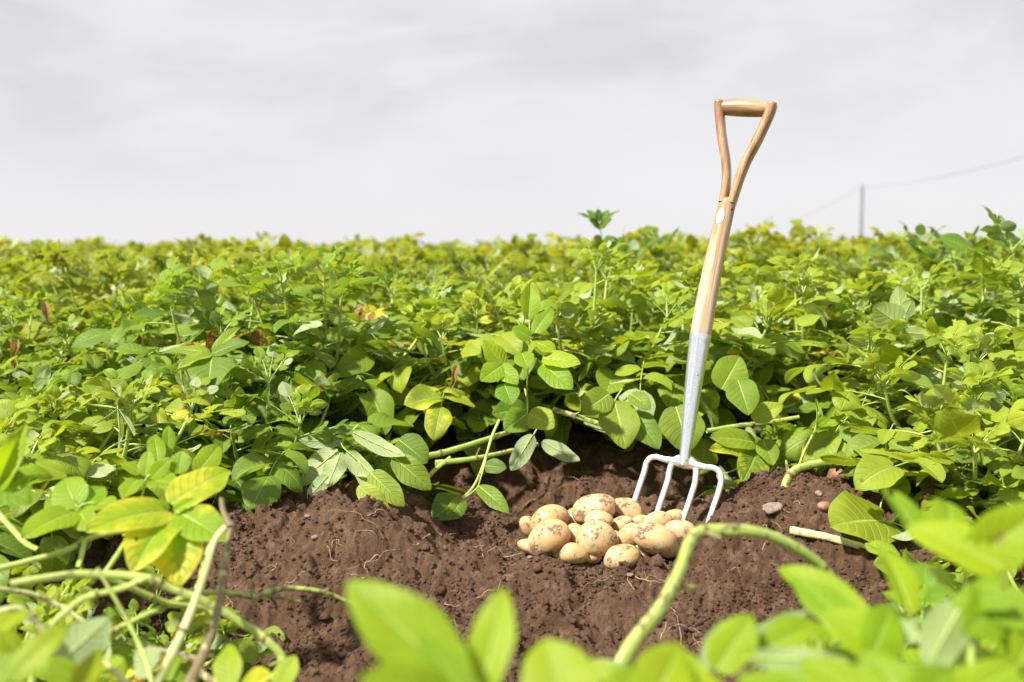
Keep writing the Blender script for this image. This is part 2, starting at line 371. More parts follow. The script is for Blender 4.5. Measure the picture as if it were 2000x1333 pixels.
def mat_steel(name, mud, streak=0.22, rgh=0.12):
    m, t, o = newmat(name)
    tcn = t.nodes.new('ShaderNodeTexCoord'); ob = tcn.outputs['Object']
    n1 = NOISE(t, ob, 30, 5, 0.7); n2 = NOISE(t, ob, 260, 4, 0.7); n3 = NOISE(t, MAP(t, ob, (300, 300, 12)), 1.0, 3, 0.6)
    sp = t.nodes.new('ShaderNodeSeparateXYZ'); t.links.new(ob, sp.inputs[0])
    low = SS(t, sp.outputs[2], 0.02, 0.12, 1.0, 0.0)
    d = M(t, 'ADD', M(t, 'ADD', M(t, 'MULTIPLY', n1, 0.65), M(t, 'MULTIPLY', n2, 0.35)), M(t, 'MULTIPLY', low, mud))
    dirt = SS(t, d, 0.66, 0.76)
    base = MIX(t, SS(t, n2, 0.3, 0.7), (0.74, 0.77, 0.81, 1), (0.93, 0.95, 0.98, 1))
    base = MIX(t, SS(t, n3, 0.40, 0.60, streak, 0), base, (0.42, 0.44, 0.47, 1))
    col = MIX(t, dirt, base, (0.23, 0.145, 0.10, 1))
    p = prin(t, col, M(t, 'MULTIPLY_ADD', dirt, 0.5, M(t, 'MULTIPLY_ADD', n3, 0.16, rgh)), 0.5, M(t, 'SUBTRACT', 0.82, M(t, 'MULTIPLY', dirt, 0.82)),
             M(t, 'ADD', M(t, 'MULTIPLY', n3, 0.4), M(t, 'ADD', M(t, 'MULTIPLY', n2, 0.2), dirt)), 0.12, 0.001)
    t.links.new(p.outputs[0], o.inputs[0]); return m
STEEL = mat_steel('polished stainless steel', 0.13)
TINE = mat_steel('bright ground steel', 0.10, 0.0, 0.22)
def mat_flat(name, c0, c1, scale=60, rough=0.85, bs=0.5):
    m, t, o = newmat(name); tcn = t.nodes.new('ShaderNodeTexCoord'); ob = tcn.outputs['Object']
    n = NOISE(t, ob, scale, 5, 0.65); p = prin(t, MIX(t, SS(t, n, 0.3, 0.7), c0, c1), rough, 0.3, 0, n, bs, 0.003)
    t.links.new(p.outputs[0], o.inputs[0]); return m
ROOT = mat_flat('dry root fibre', (0.38, 0.24, 0.14, 1), (0.62, 0.46, 0.30, 1), 120)
STONE = mat_flat('grey brown stone', (0.15, 0.10, 0.08, 1), (0.30, 0.23, 0.19, 1), 90, 0.7)
RED_STONE = mat_flat('reddish stone', (0.25, 0.11, 0.08, 1), (0.40, 0.22, 0.17, 1), 90, 0.6)
STUMP = mat_flat('rotten stem wood', (0.13, 0.06, 0.035, 1), (0.34, 0.19, 0.11, 1), 70)
POLE = mat_flat('weathered grey pole', (0.22, 0.22, 0.25, 1), (0.27, 0.27, 0.30, 1), 2)
WIRE = mat_flat('grey overhead wire', (0.42, 0.42, 0.46, 1), (0.45, 0.45, 0.48, 1), 2)
TAG = mat_flat('printed pale oval badge', (0.66, 0.67, 0.70, 1), (0.76, 0.77, 0.80, 1), 200, 0.3, 0.05)

# ------------------------------------------------------------------ ground sheet
def axis(lo, hi, step, far_lo, far_hi, g=1.09):
    a = list(np.arange(lo, hi, step)); s = step
    while a[-1] < far_hi: s *= g; a.append(a[-1] + s)
    s = step; b = [a[0]]
    while b[-1] > far_lo: s *= g; b.append(b[-1] - s)
    return np.array(b[1:][::-1] + a)
gx = axis(-1.10, 1.20, 0.0028, -500, 500); gy = axis(1.42, 2.70, 0.0028, -30, 1500, 1.07)
X, Y = np.meshgrid(gx, gy); shp = X.shape; Xf, Yf = X.ravel(), Y.ravel()
Z = H0(Xf, Yf)
dm = np.minimum(ss(-1.25, -1.08, Xf), 1 - ss(1.18, 1.35, Xf)) * np.minimum(ss(1.2, 1.42, Yf), 1 - ss(2.75, 3.0, Yf))
sel = dm > 0; Z[sel] += soil_detail(Xf[sel], Yf[sel]) * dm[sel]
ny, nx = shp; I = (np.arange(ny - 1)[:, None] * nx + np.arange(nx - 1)[None]).ravel()
Fq = np.stack([I, I + 1, I + 1 + nx, I + nx], 1)
V = np.stack([Xf, Yf, Z], 1)
g = bpy.data.objects.new('ground', mesh_from('ground', V, Fq, np.zeros((len(V), 4)), np.zeros(len(Fq), int), SOIL)); C.objects.link(g); g['kind'] = 'structure'
del X, Y, Xf, Yf, Z, V, Fq, I

# ------------------------------------------------------------------ leaflets
def leaflet(nv, nu, rng, wr=0.62, fold=0.25, curl=0.5, edge=0.15, wave=0.03, pucker=0.022, heart=0.0, twist=0.0):
    v = np.linspace(0, 1, nv) ** 0.9; u = np.linspace(-1, 1, nu)
    a, b = 0.58, 0.80
    wv = (v + 0.015) ** a * (1.0001 - v) ** b; pk = (a / (a + b)) ** a * (b / (a + b)) ** b
    wv = wv / pk * wr * 0.5; wv[-1] = 0.0
    ph = -curl * (v ** 1.2); dv = np.diff(v, prepend=0)
    my = np.cumsum(np.cos(ph) * dv); mz = np.cumsum(np.sin(ph) * dv)
    ny_, nz_ = -np.sin(ph), np.cos(ph)
    U, Vv = np.meshgrid(u, v); W = wv[:, None]; p1, p2 = rng.random() * 6.28, rng.random() * 6.28
    wob = 1 + 0.05 * np.sin(Vv * 11 + p1 + U)
    aU = np.abs(U); lat = U * W * math.cos(fold) * wob
    nrm = aU * W * math.sin(fold) - edge * aU ** 3 * W + wave * np.sin(Vv * (7 + 3 * rng.random()) + np.where(U > 0, p1, p2)) * aU ** 1.5
    nrm = nrm + pucker * np.sin(2 * np.pi * (Vv * 7.5 - 1.9 * aU ** 1.25)) * aU ** 0.5 * (1 - aU ** 3) * (nv > 9)
    tw = twist * Vv; lat, nrm = lat * np.cos(tw) - nrm * np.sin(tw), lat * np.sin(tw) + nrm * np.cos(tw)
    yy = my[:, None] + ny_[:, None] * nrm - heart * (aU ** 1.5) * W * np.clip(1 - Vv * 4, 0, 1) * 2
    zz = mz[:, None] + nz_[:, None] * nrm
    verts = np.stack([lat, yy, zz], -1).reshape(-1, 3)
    i = (np.arange(nv - 1)[:, None] * nu + np.arange(nu - 1)[None]).ravel()
    F = np.stack([i, i + 1, i + 1 + nu, i + nu], 1)
    d = np.zeros((nv * nu, 4)); d[:, 0] = ((U + 1) / 2).ravel(); d[:, 1] = Vv.ravel()
    return verts, F, d
def make_templates(nv, nu, n, seed):
    r = random.Random(seed); T = []
    for i in range(n):
        T.append(leaflet(nv, nu, r, wr=r.uniform(0.66, 0.90), fold=r.uniform(0.05, 0.5), curl=r.uniform(0.1, 1.1), edge=r.uniform(0.0, 0.35),
                         wave=r.uniform(0.01, 0.045), heart=r.uniform(0, .3), twist=r.uniform(-.5, .5)))
    return T
T_HI = make_templates(17, 9, 24, 1); T_MID = make_templates(9, 5, 24, 2); T_LOW = make_templates(5, 3, 16, 3)

def frame(d, n):
    d = unit(d); n = np.asarray(n, float); n = n - d * n.dot(d)
    if np.linalg.norm(n) < 1e-3: n = np.array([0.1, 0.3, 1.0]); n = n - d * n.dot(d)
    n = unit(n); return np.stack([np.cross(d, n), d, n], 0)
def put_leaflet(mb, T, base, d, n, L, tint, yel, r, wid=1.0):
    v, F, dd = T[r.randrange(len(T))]
    if r.random() < 0.11: n = -np.asarray(n, float) + np.array([0, -.3, 0])      # a leaflet twisted to show its underside
    elif r.random() < 0.15: n = np.asarray(n, float) + np.array([r.gauss(0, .8), -.9, 0])
    Rm = frame(d, n); q = dd.copy(); q[:, 2] = tint; q[:, 3] = yel
    mb.add((v * np.array([L * wid, L, L])) @ Rm + base, F, q, 0)
def rot(v, ax, a):
    ax = unit(ax); v = np.asarray(v, float)
    return v * math.cos(a) + np.cross(ax, v) * math.sin(a) + ax * ax.dot(v) * (1 - math.cos(a))
UP = np.array([0., 0, 1])
def compound(mb, base, d, L, r, T, pairs=3, droop=0.9, yel=0.0, tint=0.5, sides=4, size=1.0, up=UP):
    n = 7; d = unit(d); pts = [np.array(base, float)]; t = d.copy(); tans = [t]
    for i in range(n - 1):
        t = unit(t + np.array([0, 0, -1.0]) * droop / n + np.array([r.gauss(0, .05), r.gauss(0, .05), 0])); pts.append(pts[-1] + t * L / (n - 1)); tans.append(t)
    pts = np.array(pts); sweep(mb, pts, np.linspace(0.0021, 0.0011, n) * (0.7 + 0.3 * size), sides, 1, d=(.5, 0, tint, 0), cap=False)
    def at(s):
        x = s * (n - 1); i = min(int(x), n - 2); return pts[i] + (pts[i + 1] - pts[i]) * (x - i), tans[i]
    def nn(t):
        s = np.cross(t, up); s = unit(s) if np.linalg.norm(s) > 1e-3 else np.array([1., 0, 0]); return s, unit(np.cross(s, t))
    for k in range(pairs):
        s = 1.0 - 0.27 * (k + 1) + 0.04; p, t = at(max(s, .1)); sd, no = nn(t); ll = L * (0.44 - 0.06 * k) * size
        for sg in (-1, 1):
            a = R(r.uniform(52, 74)); dd = t * math.cos(a) + sd * sg * math.sin(a) + no * r.uniform(-.25, .3)
            no2 = rot(no, t, sg * r.uniform(-.2, .45)) + np.array([r.gauss(0, .12), r.gauss(0, .12), r.gauss(0, .12)])
            put_leaflet(mb, T, p + dd * 0.006, dd, no2, ll * r.uniform(.85, 1.1), min(1, max(0, tint + r.gauss(0, .13))), yel, r)
        if k < pairs - 1 and len(T[0][0]) > 20:
            p, t = at(max(s - 0.12, .08)); sd, no = nn(t)
            for sg in (-1, 1):
                put_leaflet(mb, T, p, t * .4 + sd * sg, no, L * .10, tint, yel, r)
    p, t = at(1.0); sd, no = nn(t)
    put_leaflet(mb, T, p, t, no + sd * r.gauss(0, .2), L * 0.50 * size * r.uniform(.9, 1.15), min(1, max(0, tint + r.gauss(0, .1))), yel, r)

def build_plant(seed, height=0.46, spread=0.34, stems=7, nodes=9, T=T_MID, yellow=0.08, lean=(0, 0), sides=6, leafL=0.17, pairs=3, size=1.0):
    """returns foliage MB and a list of stem point arrays"""
    r = random.Random(seed); mb = MB(); ST = []
    for i in range(stems):
        az = 2 * math.pi * (i + r.uniform(-.3, .3)) / stems; rad = spread * r.uniform(.35, 1.0) if i else 0.04
        hh = height * (1.0 - 0.28 * (rad / spread) ** 2) * r.uniform(.82, 1.08)
        ex = math.cos(az) * rad + lean[0]; ey = math.sin(az) * rad + lean[1]
        pts = catmull([[r.uniform(-.03, .03), r.uniform(-.03, .03), -0.03], [ex * .38, ey * .38, hh * .33], [ex * .8, ey * .8, hh * .66], [ex * 1.02, ey * 1.02, hh]], 14)
        ST.append(pts); ph = r.random() * 6.28
        for k in range(nodes):
            s = 0.22 + 0.78 * k / (nodes - 1); x = s * 13; j = min(int(x), 12); p = pts[j] + (pts[j + 1] - pts[j]) * (x - j)
            a = ph + k * 2.4; out = np.array([math.cos(a), math.sin(a), 0]) + 0.35 * unit([ex + 1e-3, ey, 0])
            top = ss(0.75, 1.0, s); el = r.uniform(0.0, 0.45) + 0.55 * top
            L = leafL * (1.0 - 0.45 * top) * r.uniform(.8, 1.15)
            y = 0.0; q = r.random()
            if q < yellow * (2.2 - 2 * s): y = r.uniform(.45, .95)
            if q < 0.0015: y = 1.5
            compound(mb, p, unit(out) * math.cos(el) + UP * math.sin(el), L, r, T, pairs=max(2, pairs - (r.random() < .5)), droop=r.uniform(.5, 1.3) * (1 - .5 * top), yel=y, size=size, up=unit(UP + .65 * unit(out)),
                     tint=np.clip(0.30 + 0.38 * s + r.gauss(0, .16), 0, 1), sides=3 if len(T[0][0]) < 20 else 4)
        for k in range(4):                                       # young leaves at the tip
            a = r.random() * 6.28; dd = np.array([math.cos(a) * .6, math.sin(a) * .6, 1.0])
            compound(mb, pts[-1], dd, leafL * .42, r, T, pairs=2, droop=.5, tint=r.uniform(.8, 1), sides=3)
    return mb, ST
def stem_mesh(pts, r0=0.0065, sides=7, mat=None, name='stem', yel=0.0):
    mb = MB(); sweep(mb, pts, np.linspace(r0, r0 * .5, len(pts)), sides, 0, d=(.5, 0, .5, yel), ridge=0.08); return mb.mesh(name, mat or STEM)

# ------------------------------------------------------------------ crop rows
def variants(n, seed, far=None, **k):
    out = []
    for i in range(n):
        mb, ST = build_plant(seed + i, **k)
        me = mb.mesh('foliage', [far or LEAF, STEM]); out.append((me, [stem_mesh(p) for p in ST]))
    return out
V_NEAR = variants(9, 100, T=T_HI, height=0.42, spread=0.37, stems=7, nodes=10, leafL=0.190, size=1.10, yellow=0.06)
V_MID = variants(8, 200, far=LEAF_MID, T=T_HI, height=0.42, spread=0.37, stems=7, nodes=10, leafL=0.190, size=1.10, yellow=0.09)
V_FAR = variants(7, 300, far=LEAF_FAR, T=T_LOW, height=0.46, spread=0.38, stems=7, nodes=8, leafL=0.235, size=1.25, yellow=0.2, pairs=2)
def place(var, x, y, rz, sc, label, group, stems=True, z=None, name='potato_plant'):
    zz = float(H0(np.array([x]), np.array([y]))[0]) if z is None else z
    t = thing(name, label, 'potato plant', (x, y, zz - 0.01), group); t.rotation_euler = (0, 0, rz); t.scale = (sc, sc, sc)
    o = bpy.data.objects.new('foliage', var[0]); C.objects.link(o); o.parent = t
    if stems:
        for s in var[1]:
            q = bpy.data.objects.new('stem', s); C.objects.link(q); q.parent = t
    return t
rr = random.Random(5)
numw = 'first second third fourth fifth sixth seventh eighth ninth tenth eleventh twelfth thirteenth fourteenth fifteenth sixteenth seventeenth eighteenth nineteenth twentieth twenty-first twenty-second twenty-third twenty-fourth twenty-fifth twenty-sixth'.split()
ordn = ['first', 'second', 'third', 'fourth', 'fifth', 'sixth', 'seventh', 'eighth', 'ninth', 'tenth', 'eleventh', 'twelfth']
# the row just behind the dug soil: each plant named for what it stands by
front_row = [(-1.95, 'leafy green potato plant at the far left end of the row behind the dug soil'),
             (-1.58, 'potato plant with yellowing lower leaves behind the left yellow leaf cluster'),
             (-1.22, 'dense green potato plant above the shrivelled drooping leaves at left'),
             (-0.86, 'bushy dark green potato plant behind the left end of bare soil ridge'),
             (-0.50, 'tall dense potato plant with large round leaves left of the hollow'),
             (-0.14, 'bright green potato plant hanging over the left side of the hollow'),
             (0.20, 'bright potato plant overhanging the hollow directly above the pile of potatoes'),
             (0.55, 'broad leaved potato plant directly behind the steel socket of the fork'),
             (0.92, 'green potato plant with folded leaves just right of the fork'),
             (1.28, 'light green potato plant behind the right soil mound with twisted pale leaves'),
             (1.64, 'green potato plant at right edge of the row behind the soil mound'),
             (1.98, 'dark green potato plant cut by the right picture edge behind the mound')]
for i, (x, lab) in enumerate(front_row):
    place(V_NEAR[i % 9], x + rr.uniform(-.04, .04), ROW0 + rr.uniform(-.02, .06) - (.07 if -1 < x < 0 else 0), rr.uniform(0, 6.28), rr.uniform(.93, 1.05) * (.80 if x < -1.0 else 1.0), lab, 'potato plants in the first row behind the hollow')
n_ind = len(front_row) + 22; stuff = MB(); row = 1
while True:
    y = ROW0 + ROWD * row
    if y > 17.5: break
    half = 0.53 * y + 0.25; x = -half + rr.random() * .3; k_ = 0
    while x < half:
        px, py = x + rr.uniform(-.07, .07), y + rr.uniform(-.09, .09); rz = rr.uniform(0, 6.28); sc = rr.uniform(.86, 1.10) * (1.06 if x > 0.12 * y else 1.0) * (1 if row < 7 else rr.uniform(.9, 1.12))
        if row <= 11 and n_ind < 300:
            u = px / y; side = 'left' if u < -0.17 else ('middle' if u < 0.17 else 'right')
            lab = {'left': '%s plant of the %s crop row on the left, above the limp leaves', 'middle': '%s plant of the %s crop row in the middle, left of the fork handle',
                   'right': '%s plant of the %s crop row on the right, around and beyond the fork'}[side] % ('leafy green' if row < 3 else 'blurred yellow-green', ordn[row])
            if row <= 5: lab = '%s potato plant, %s from the left in the %s crop row' % ('leafy green' if row < 3 else 'yellowish green', numw[k_], ordn[row])
            k_ += 1
            place((V_MID if row <= 3 else V_FAR)[rr.randrange(7)], px, py, rz, sc, lab,
                  '%s potato crop row, %s' % (ordn[row], side), stems=row <= 2)
            n_ind += 1
        else:
            me = V_FAR[rr.randrange(7)][0]
            stuff.v.append((me, px, py, rz, sc))
        x += 0.37
    row += 1
# everything beyond the ninth row as one mass of plants
cache = {}
def arr(me):
    if me.name not in cache:
        v = np.zeros(len(me.vertices) * 3, np.float32); me.vertices.foreach_get('co', v)
        f = np.zeros(len(me.loops), np.int32); me.loops.foreach_get('vertex_index', f)
        d = np.zeros(len(me.vertices) * 4, np.float32); me.attributes['leafdata'].data.foreach_get('color', d)
        m = np.zeros(len(me.polygons), np.int32); me.polygons.foreach_get('material_index', m)
        k = (len(f) // len(me.polygons)); cache[me.name] = (v.reshape(-1, 3), f.reshape(-1, k), d.reshape(-1, 4), m)
    return cache[me.name]
far = MB()
for me, px, py, rz, sc in stuff.v:
    v, f, d, m = arr(me); c, s = math.cos(rz), math.sin(rz)
    q = np.stack([v[:, 0] * c - v[:, 1] * s, v[:, 0] * s + v[:, 1] * c, v[:, 2]], 1) * sc + np.array([px, py, float(H0(np.array([px]), np.array([py]))[0])])
    dd = d.copy(); dd[:, 2] = np.clip(dd[:, 2] + rr.gauss(0, .12), 0, 1); far.add(q, f, dd, m)
fo = far.obj('distant_foliage', [LEAF_FAR, STEM])
tag(fo, 'blurred mass of potato plants running up to the skyline', 'crop', kind='stuff')


# ------------------------------------------------------------------ plants of the dug row, left and right
def single_plant(x, y, seed, label, group=None, z=None, rz=0, T=T_HI, mats=None, **k):
    mb, ST = build_plant(seed, T=T, **k)
    zz = hz(x, y) if z is None else z
    t = thing('potato_plant', label, 'potato plant', (x, y, zz - 0.01), group); t.rotation_euler = (0, 0, rz)
    mb.obj('foliage', mats or [LEAF, STEM], t)
    for p in ST:
        q = bpy.data.objects.new('stem', stem_mesh(p)); C.objects.link(q); q.parent = t
    return t

loose = [  # x, y, seed, height, spread, stems, leaf length, yellowing, label
 (-1.28, 2.30, 11, 0.26, 0.30, 6, 0.19, .40, 'low yellowing potato plant at the left edge in front of the first row'),
 (-0.98, 2.46, 12, 0.24, 0.28, 6, 0.18, .35, 'low potato plant with orange tinged leaves beside the left end of the soil ridge'),
 (-0.66, 2.52, 13, 0.32, 0.27, 8, 0.20, .04, 'sprawling dark green potato plant drooping on the back of the soil ridge'),
 (-0.40, 2.55, 14, 0.15, 0.16, 6, 0.17, .02, 'limp potato plant with pale undersides hanging beside the hollow'),
 (-1.05, 1.92, 15, 0.24, 0.30, 6, 0.17, .20, 'light green potato plant at the left edge beside the yellow leaf cluster'),
 (-0.82, 1.62, 16, 0.14, 0.26, 6, 0.16, .10, 'trampled potato plant under the crossing stems at lower left'),
 (-0.62, 1.30, 17, 0.15, 0.22, 6, 0.15, .06, 'fresh green potato plant in the lower left corner'),
 (-0.60, 1.62, 31, 0.10, 0.18, 6, 0.13, .25, 'flattened potato plant under the joint of the crossing stems'),
 (-0.86, 2.08, 32, 0.22, 0.26, 7, 0.16, .22, 'potato plant with pale wrinkled leaves directly behind the yellow leaf cluster'),
 (-0.70, 1.42, 33, 0.16, 0.24, 7, 0.15, .12, 'light green potato plant at the left edge near the bottom'),
 (-0.42, 1.38, 34, 0.07, 0.14, 5, 0.11, .10, 'small crushed potato plant at the foot of the pale withered stem'),
 (0.98, 2.06, 22, 0.18, 0.22, 6, 0.17, .0, 'low green potato plant spreading over the right edge of the mound'),
 (1.02, 2.42, 18, 0.30, 0.30, 7, 0.20, .0, 'potato plant with folded pale leaves on the right shoulder of the mound'),
 (1.30, 2.15, 19, 0.30, 0.30, 7, 0.20, .0, 'leafy potato plant at the right edge beyond the blurred leaves'),
 (0.78, 2.62, 20, 0.16, 0.24, 5, 0.18, .0, 'low potato plant lying behind the top of the right mound'),
 (1.02, 1.72, 21, 0.22, 0.26, 6, 0.17, .05, 'potato plant with dark green leaves low at the right of the mound')]
for x, y, sd, hh, sp, st, LL, ye, lab in loose:
    single_plant(x, y, sd, lab, height=hh, spread=sp, stems=st, nodes=7, leafL=LL, size=1.1, yellow=ye)

# tall shoots that stand above the skyline
def shoot(px, ptop, d, pbase, seed, label, L=0.16, w_=0.3):
    r = random.Random(seed); top = P(px, ptop, d); base = P(px + 14, pbase, d); mb = MB()
    pts = catmull([base, base * .5 + top * .5 + np.array([.01, 0, 0]), top], 16)
    t = thing('potato_shoot', label, 'potato shoot', tuple(base))
    for k in range(7):
        a = k * 2.4 + r.random(); el = .45 + .1 * k
        compound(mb, pts[min(15, 9 + k)], [math.cos(a) * math.cos(el), math.sin(a) * math.cos(el), math.sin(el)], L * (1 - .07 * k), r, T_MID, pairs=2, droop=.2, tint=r.uniform(.0, .4), sides=4)
    o = mb.obj('foliage', [LEAF, STEM]); me = o.data; me.transform(Matrix.Translation(-Vector(base))); o.parent = t
    q = bpy.data.objects.new('stem', stem_mesh(pts - base, .005)); C.objects.link(q); q.parent = t
shoot(1283, 478, 4.6, 620, 6, 'pointed shoot on the skyline just left of the fork handle', .15)
shoot(1240, 500, 4.4, 620, 7, 'bushy shoot on the skyline between the lone shoot and the fork', .17)
shoot(1790, 482, 4.4, 620, 8, 'broad leaved shoot on the skyline right of the utility pole', .17)
shoot(1860, 490, 4.2, 620, 9, 'second broad shoot on the skyline farther right of the pole', .16)
shoot(1975, 478, 3.3, 640, 10, 'pale green shoot rising at the right picture edge', .19)
shoot(1730, 500, 4.8, 600, 12, 'small shoot on the skyline at the foot of the utility pole', .14)

# ------------------------------------------------------------------ garden fork
def build_fork():
    B = P(1337, 905, 2.19); Tp = P(1455, 212, 2.25)
    zax = unit(Tp - B); yaw = R(-24)
    xa = np.array([math.cos(yaw), math.sin(yaw), 0]); xa = unit(xa - zax * xa.dot(zax)); ya = np.cross(zax, xa)
    root = thing('garden_fork', 'stainless steel digging fork with wooden Y handle standing upright in the soil', 'garden fork')
    k_ = float(np.linalg.norm(Tp - B)) / 0.785; xa, ya, zax = xa * k_, ya * k_, zax * k_
    mw = Matrix(((xa[0], ya[0], zax[0], B[0]), (xa[1], ya[1], zax[1], B[1]), (xa[2], ya[2], zax[2], B[2]), (0, 0, 0, 1)))
    root.matrix_world = mw
    def bow(s): return -0.0125 * math.sin(math.pi * min(max((s) / 0.62, 0), 1))
    # shaft, with a short split at its top where the two arms begin
    ss_ = np.concatenate([np.linspace(0.272, 0.575, 40), [.579, .582, .584]])
    def rr_(s): return np.interp(s, [0.272, 0.276, 0.30, 0.45, 0.52, 0.575, .579, .582, .584], [0.0215, 0.0228, 0.0226, 0.0208, 0.0192, 0.0186, .0165, .011, .003])
    mb = MB(); sweep(mb, [[bow(s), 0, s] for s in ss_], [rr_(s) for s in ss_], 32, 0, side=(1, 0, 0))
    shaft = mb.obj('shaft', WOOD, root)
    # two arms of the Y
    cs = [0.570, 0.60, 0.635, 0.67, 0.705, 0.735, 0.762, 0.783, 0.7945]
    cx = [0.0096, 0.0110, 0.0155, 0.0235, 0.0355, 0.0445, 0.0515, 0.0562, 0.0575]
    for sg in (-1, 1):
        pts = catmull([[sg * c + bow(s) * (1 if s < .6 else .6), 0, s] for s, c in zip(cs, cx)], 40)
        a = np.linspace(0, 2 * np.pi, 20, endpoint=False)
        e = 0.75; sec0 = np.stack([np.sign(np.cos(a)) * np.abs(np.cos(a)) ** e, np.sign(np.sin(a)) * np.abs(np.sin(a)) ** e], 1)
        n = len(pts); mbx = MB(); T = np.gradient(pts, axis=0); T /= np.linalg.norm(T, axis=1)[:, None]
        V = []
        for i in range(n):
            f = i / (n - 1); wx = np.interp(f, [0, .25, .6, 1], [0.0088, 0.0096, 0.0104, 0.0112]); wy = np.interp(f, [0, .3, .7, 1], [0.0178, 0.0176, 0.0172, 0.0195])
            sd = unit(np.array([1, 0, 0]) - T[i] * T[i][0]); q = np.array([0, 1.0, 0])
            V.append(pts[i] + sec0[:, :1] * sd * wx + sec0[:, 1:] * q * wy)
        V = np.array(V).reshape(-1, 3); k = 20; i = np.arange(n - 1)[:, None] * k; j = np.arange(k)[None]; jn = (j + 1) % k
        Fq = np.stack([i + j, i + jn, i + k + jn, i + k + j], -1).reshape(-1, 4)
        # domed end cap
        c = pts[-1]; ring = V[-k:]; rings = [ring]
        for h, s in ((0.003, .86), (0.0045, .55), (0.005, .1)):
            rings.append(c + (ring - c) * s + T[-1] * h)
        V2 = np.vstack([V] + rings[1:]); off = (n - 1) * k
        for q in range(3):
            b0 = off + q * k; jj = np.arange(k); j2 = (jj + 1) % k
            Fq = np.vstack([Fq, np.stack([b0 + jj, b0 + j2, b0 + k + j2, b0 + k + jj], 1)])
        mbx.add(V2, Fq); mbx.obj('handle_arm', WOOD, root)
    # grip: barrel between the arms
    n = 30; t = np.linspace(-1, 1, n); mb = MB()
    rad = 0.0162 + 0.0034 * (1 - t ** 2) - 0.0015 * np.abs(t) ** 6
    sweep(mb, [[x * 0.0535, 0, 0.7845 + 0.0015 * (1 - x * x)] for x in t], rad, 28, 0, side=(0, 1, 0))
    # the grip's grain runs along its length, so it is modelled upright and laid across
    me = mb.mesh('grip', WOOD); go = bpy.data.objects.new('grip', me); C.objects.link(go)
    Mx = Matrix.Rotation(R(90), 4, 'Y'); tr = Matrix.Translation((0, 0, 0.785))
    me.transform((tr @ Mx).inverted()); me.transform(Matrix.Translation((0, 0, 0.8))); go.matrix_basis = tr @ Mx @ Matrix.Translation((0, 0, -0.8)); go.parent = root
    # two small dark oval knots, one on the shaft, one on the right arm
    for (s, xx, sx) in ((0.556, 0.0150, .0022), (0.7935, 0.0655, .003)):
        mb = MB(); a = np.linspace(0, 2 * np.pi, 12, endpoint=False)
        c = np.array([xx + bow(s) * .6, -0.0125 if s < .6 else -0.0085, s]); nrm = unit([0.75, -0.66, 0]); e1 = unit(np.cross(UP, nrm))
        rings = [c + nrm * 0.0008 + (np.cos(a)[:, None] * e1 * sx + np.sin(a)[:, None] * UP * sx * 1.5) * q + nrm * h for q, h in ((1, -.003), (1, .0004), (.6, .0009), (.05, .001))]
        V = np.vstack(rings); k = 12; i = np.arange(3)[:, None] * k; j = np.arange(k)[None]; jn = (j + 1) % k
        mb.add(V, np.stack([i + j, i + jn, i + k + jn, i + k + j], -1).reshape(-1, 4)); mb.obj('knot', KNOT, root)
    # oval metal badge let into the wood
    s = 0.536; mb = MB(); a = np.linspace(0, 2 * np.pi, 28, endpoint=False); V = []
    rad0 = float(rr_(s)); ang0 = R(-102)
    for q, h in ((1.0, -0.002), (1.0, 0.0005), (0.93, 0.0009), (0.5, 0.0010), (0.02, 0.0010)):
        for t_ in a:
            du = math.cos(t_) * 0.0088 * q * (1 - 0.12 * math.sin(t_)); dv = math.sin(t_) * 0.0170 * q; A = ang0 + du / rad0
            V.append([bow(s + dv) + math.cos(A) * (float(rr_(s + dv)) + h), math.sin(A) * (float(rr_(s + dv)) + h), s + dv])
    k = 28; i = np.arange(4)[:, None] * k; j = np.arange(k)[None]; jn = (j + 1) % k
    mb.add(V, np.stack([i + j, i + jn, i + k + jn, i + k + j], -1).reshape(-1, 4)); mb.obj('badge', TAG, root)
    # steel socket, narrowing to the neck
    n = 46; s_ = np.linspace(-0.004, 0.279, n)
    rs = np.interp(s_, [-0.004, 0.02, 0.045, 0.08, 0.16, 0.262, 0.2645, 0.279], [0.0118, 0.0112, 0.0128, 0.0150, 0.0182, 0.0226, 0.0232, 0.0236])
    mb = MB(); sweep(mb, [[bow(s) , -0.006 * math.exp(-(s / .05) ** 2) , s] for s in s_], rs, 36, 0, side=(1, 0, 0)); mb.obj('socket', STEEL, root)
    # rivet on the socket
    mb = MB(); a0 = R(-60); c = np.array([bow(.19) + math.cos(a0) * .0190, math.sin(a0) * .0190, .19]); nr = np.array([math.cos(a0), math.sin(a0), 0])
    sweep(mb, [c - nr * .002, c + nr * .0008, c + nr * .0016, c + nr * .002], [.0028, .0027, .0018, .0002], 12, 0); mb.obj('rivet', STEEL, root)
    # shoulder and four tines; the tines lean back a little from the line of the shaft
    tdir = unit([-0.13, -0.10, -1.0])
    def tsec(): 
        a = np.linspace(0, 2 * np.pi, 16, endpoint=False); e = .42
        return np.stack([np.sign(np.cos(a)) * np.abs(np.cos(a)) ** e, np.sign(np.sin(a)) * np.abs(np.sin(a)) ** e], 1)
    xs = [-0.083, -0.029, 0.029, 0.083]
    for i_, x0 in enumerate(xs):
        outer = abs(x0) > .05; sg = 1 if x0 > 0 else -1
        L = 0.20
        if outer:
            ctrl = [[sg * 0.012, 0, 0.003], [sg * 0.040, 0, 0.000], [sg * 0.062, 0, 0.0015], [sg * 0.0745, 0, -0.003], [x0 - sg*.0015, -.001, -0.015]]
            end = np.array([x0, -.002, -0.036])
        else:
            ctrl = [[sg * 0.010, 0, 0.010], [sg * 0.021, 0, 0.002], [sg * 0.0275, 0, -0.012], [x0, -.001, -0.028]]
            end = np.array([x0, -.002, -0.045])
        ctrl.append(end); 
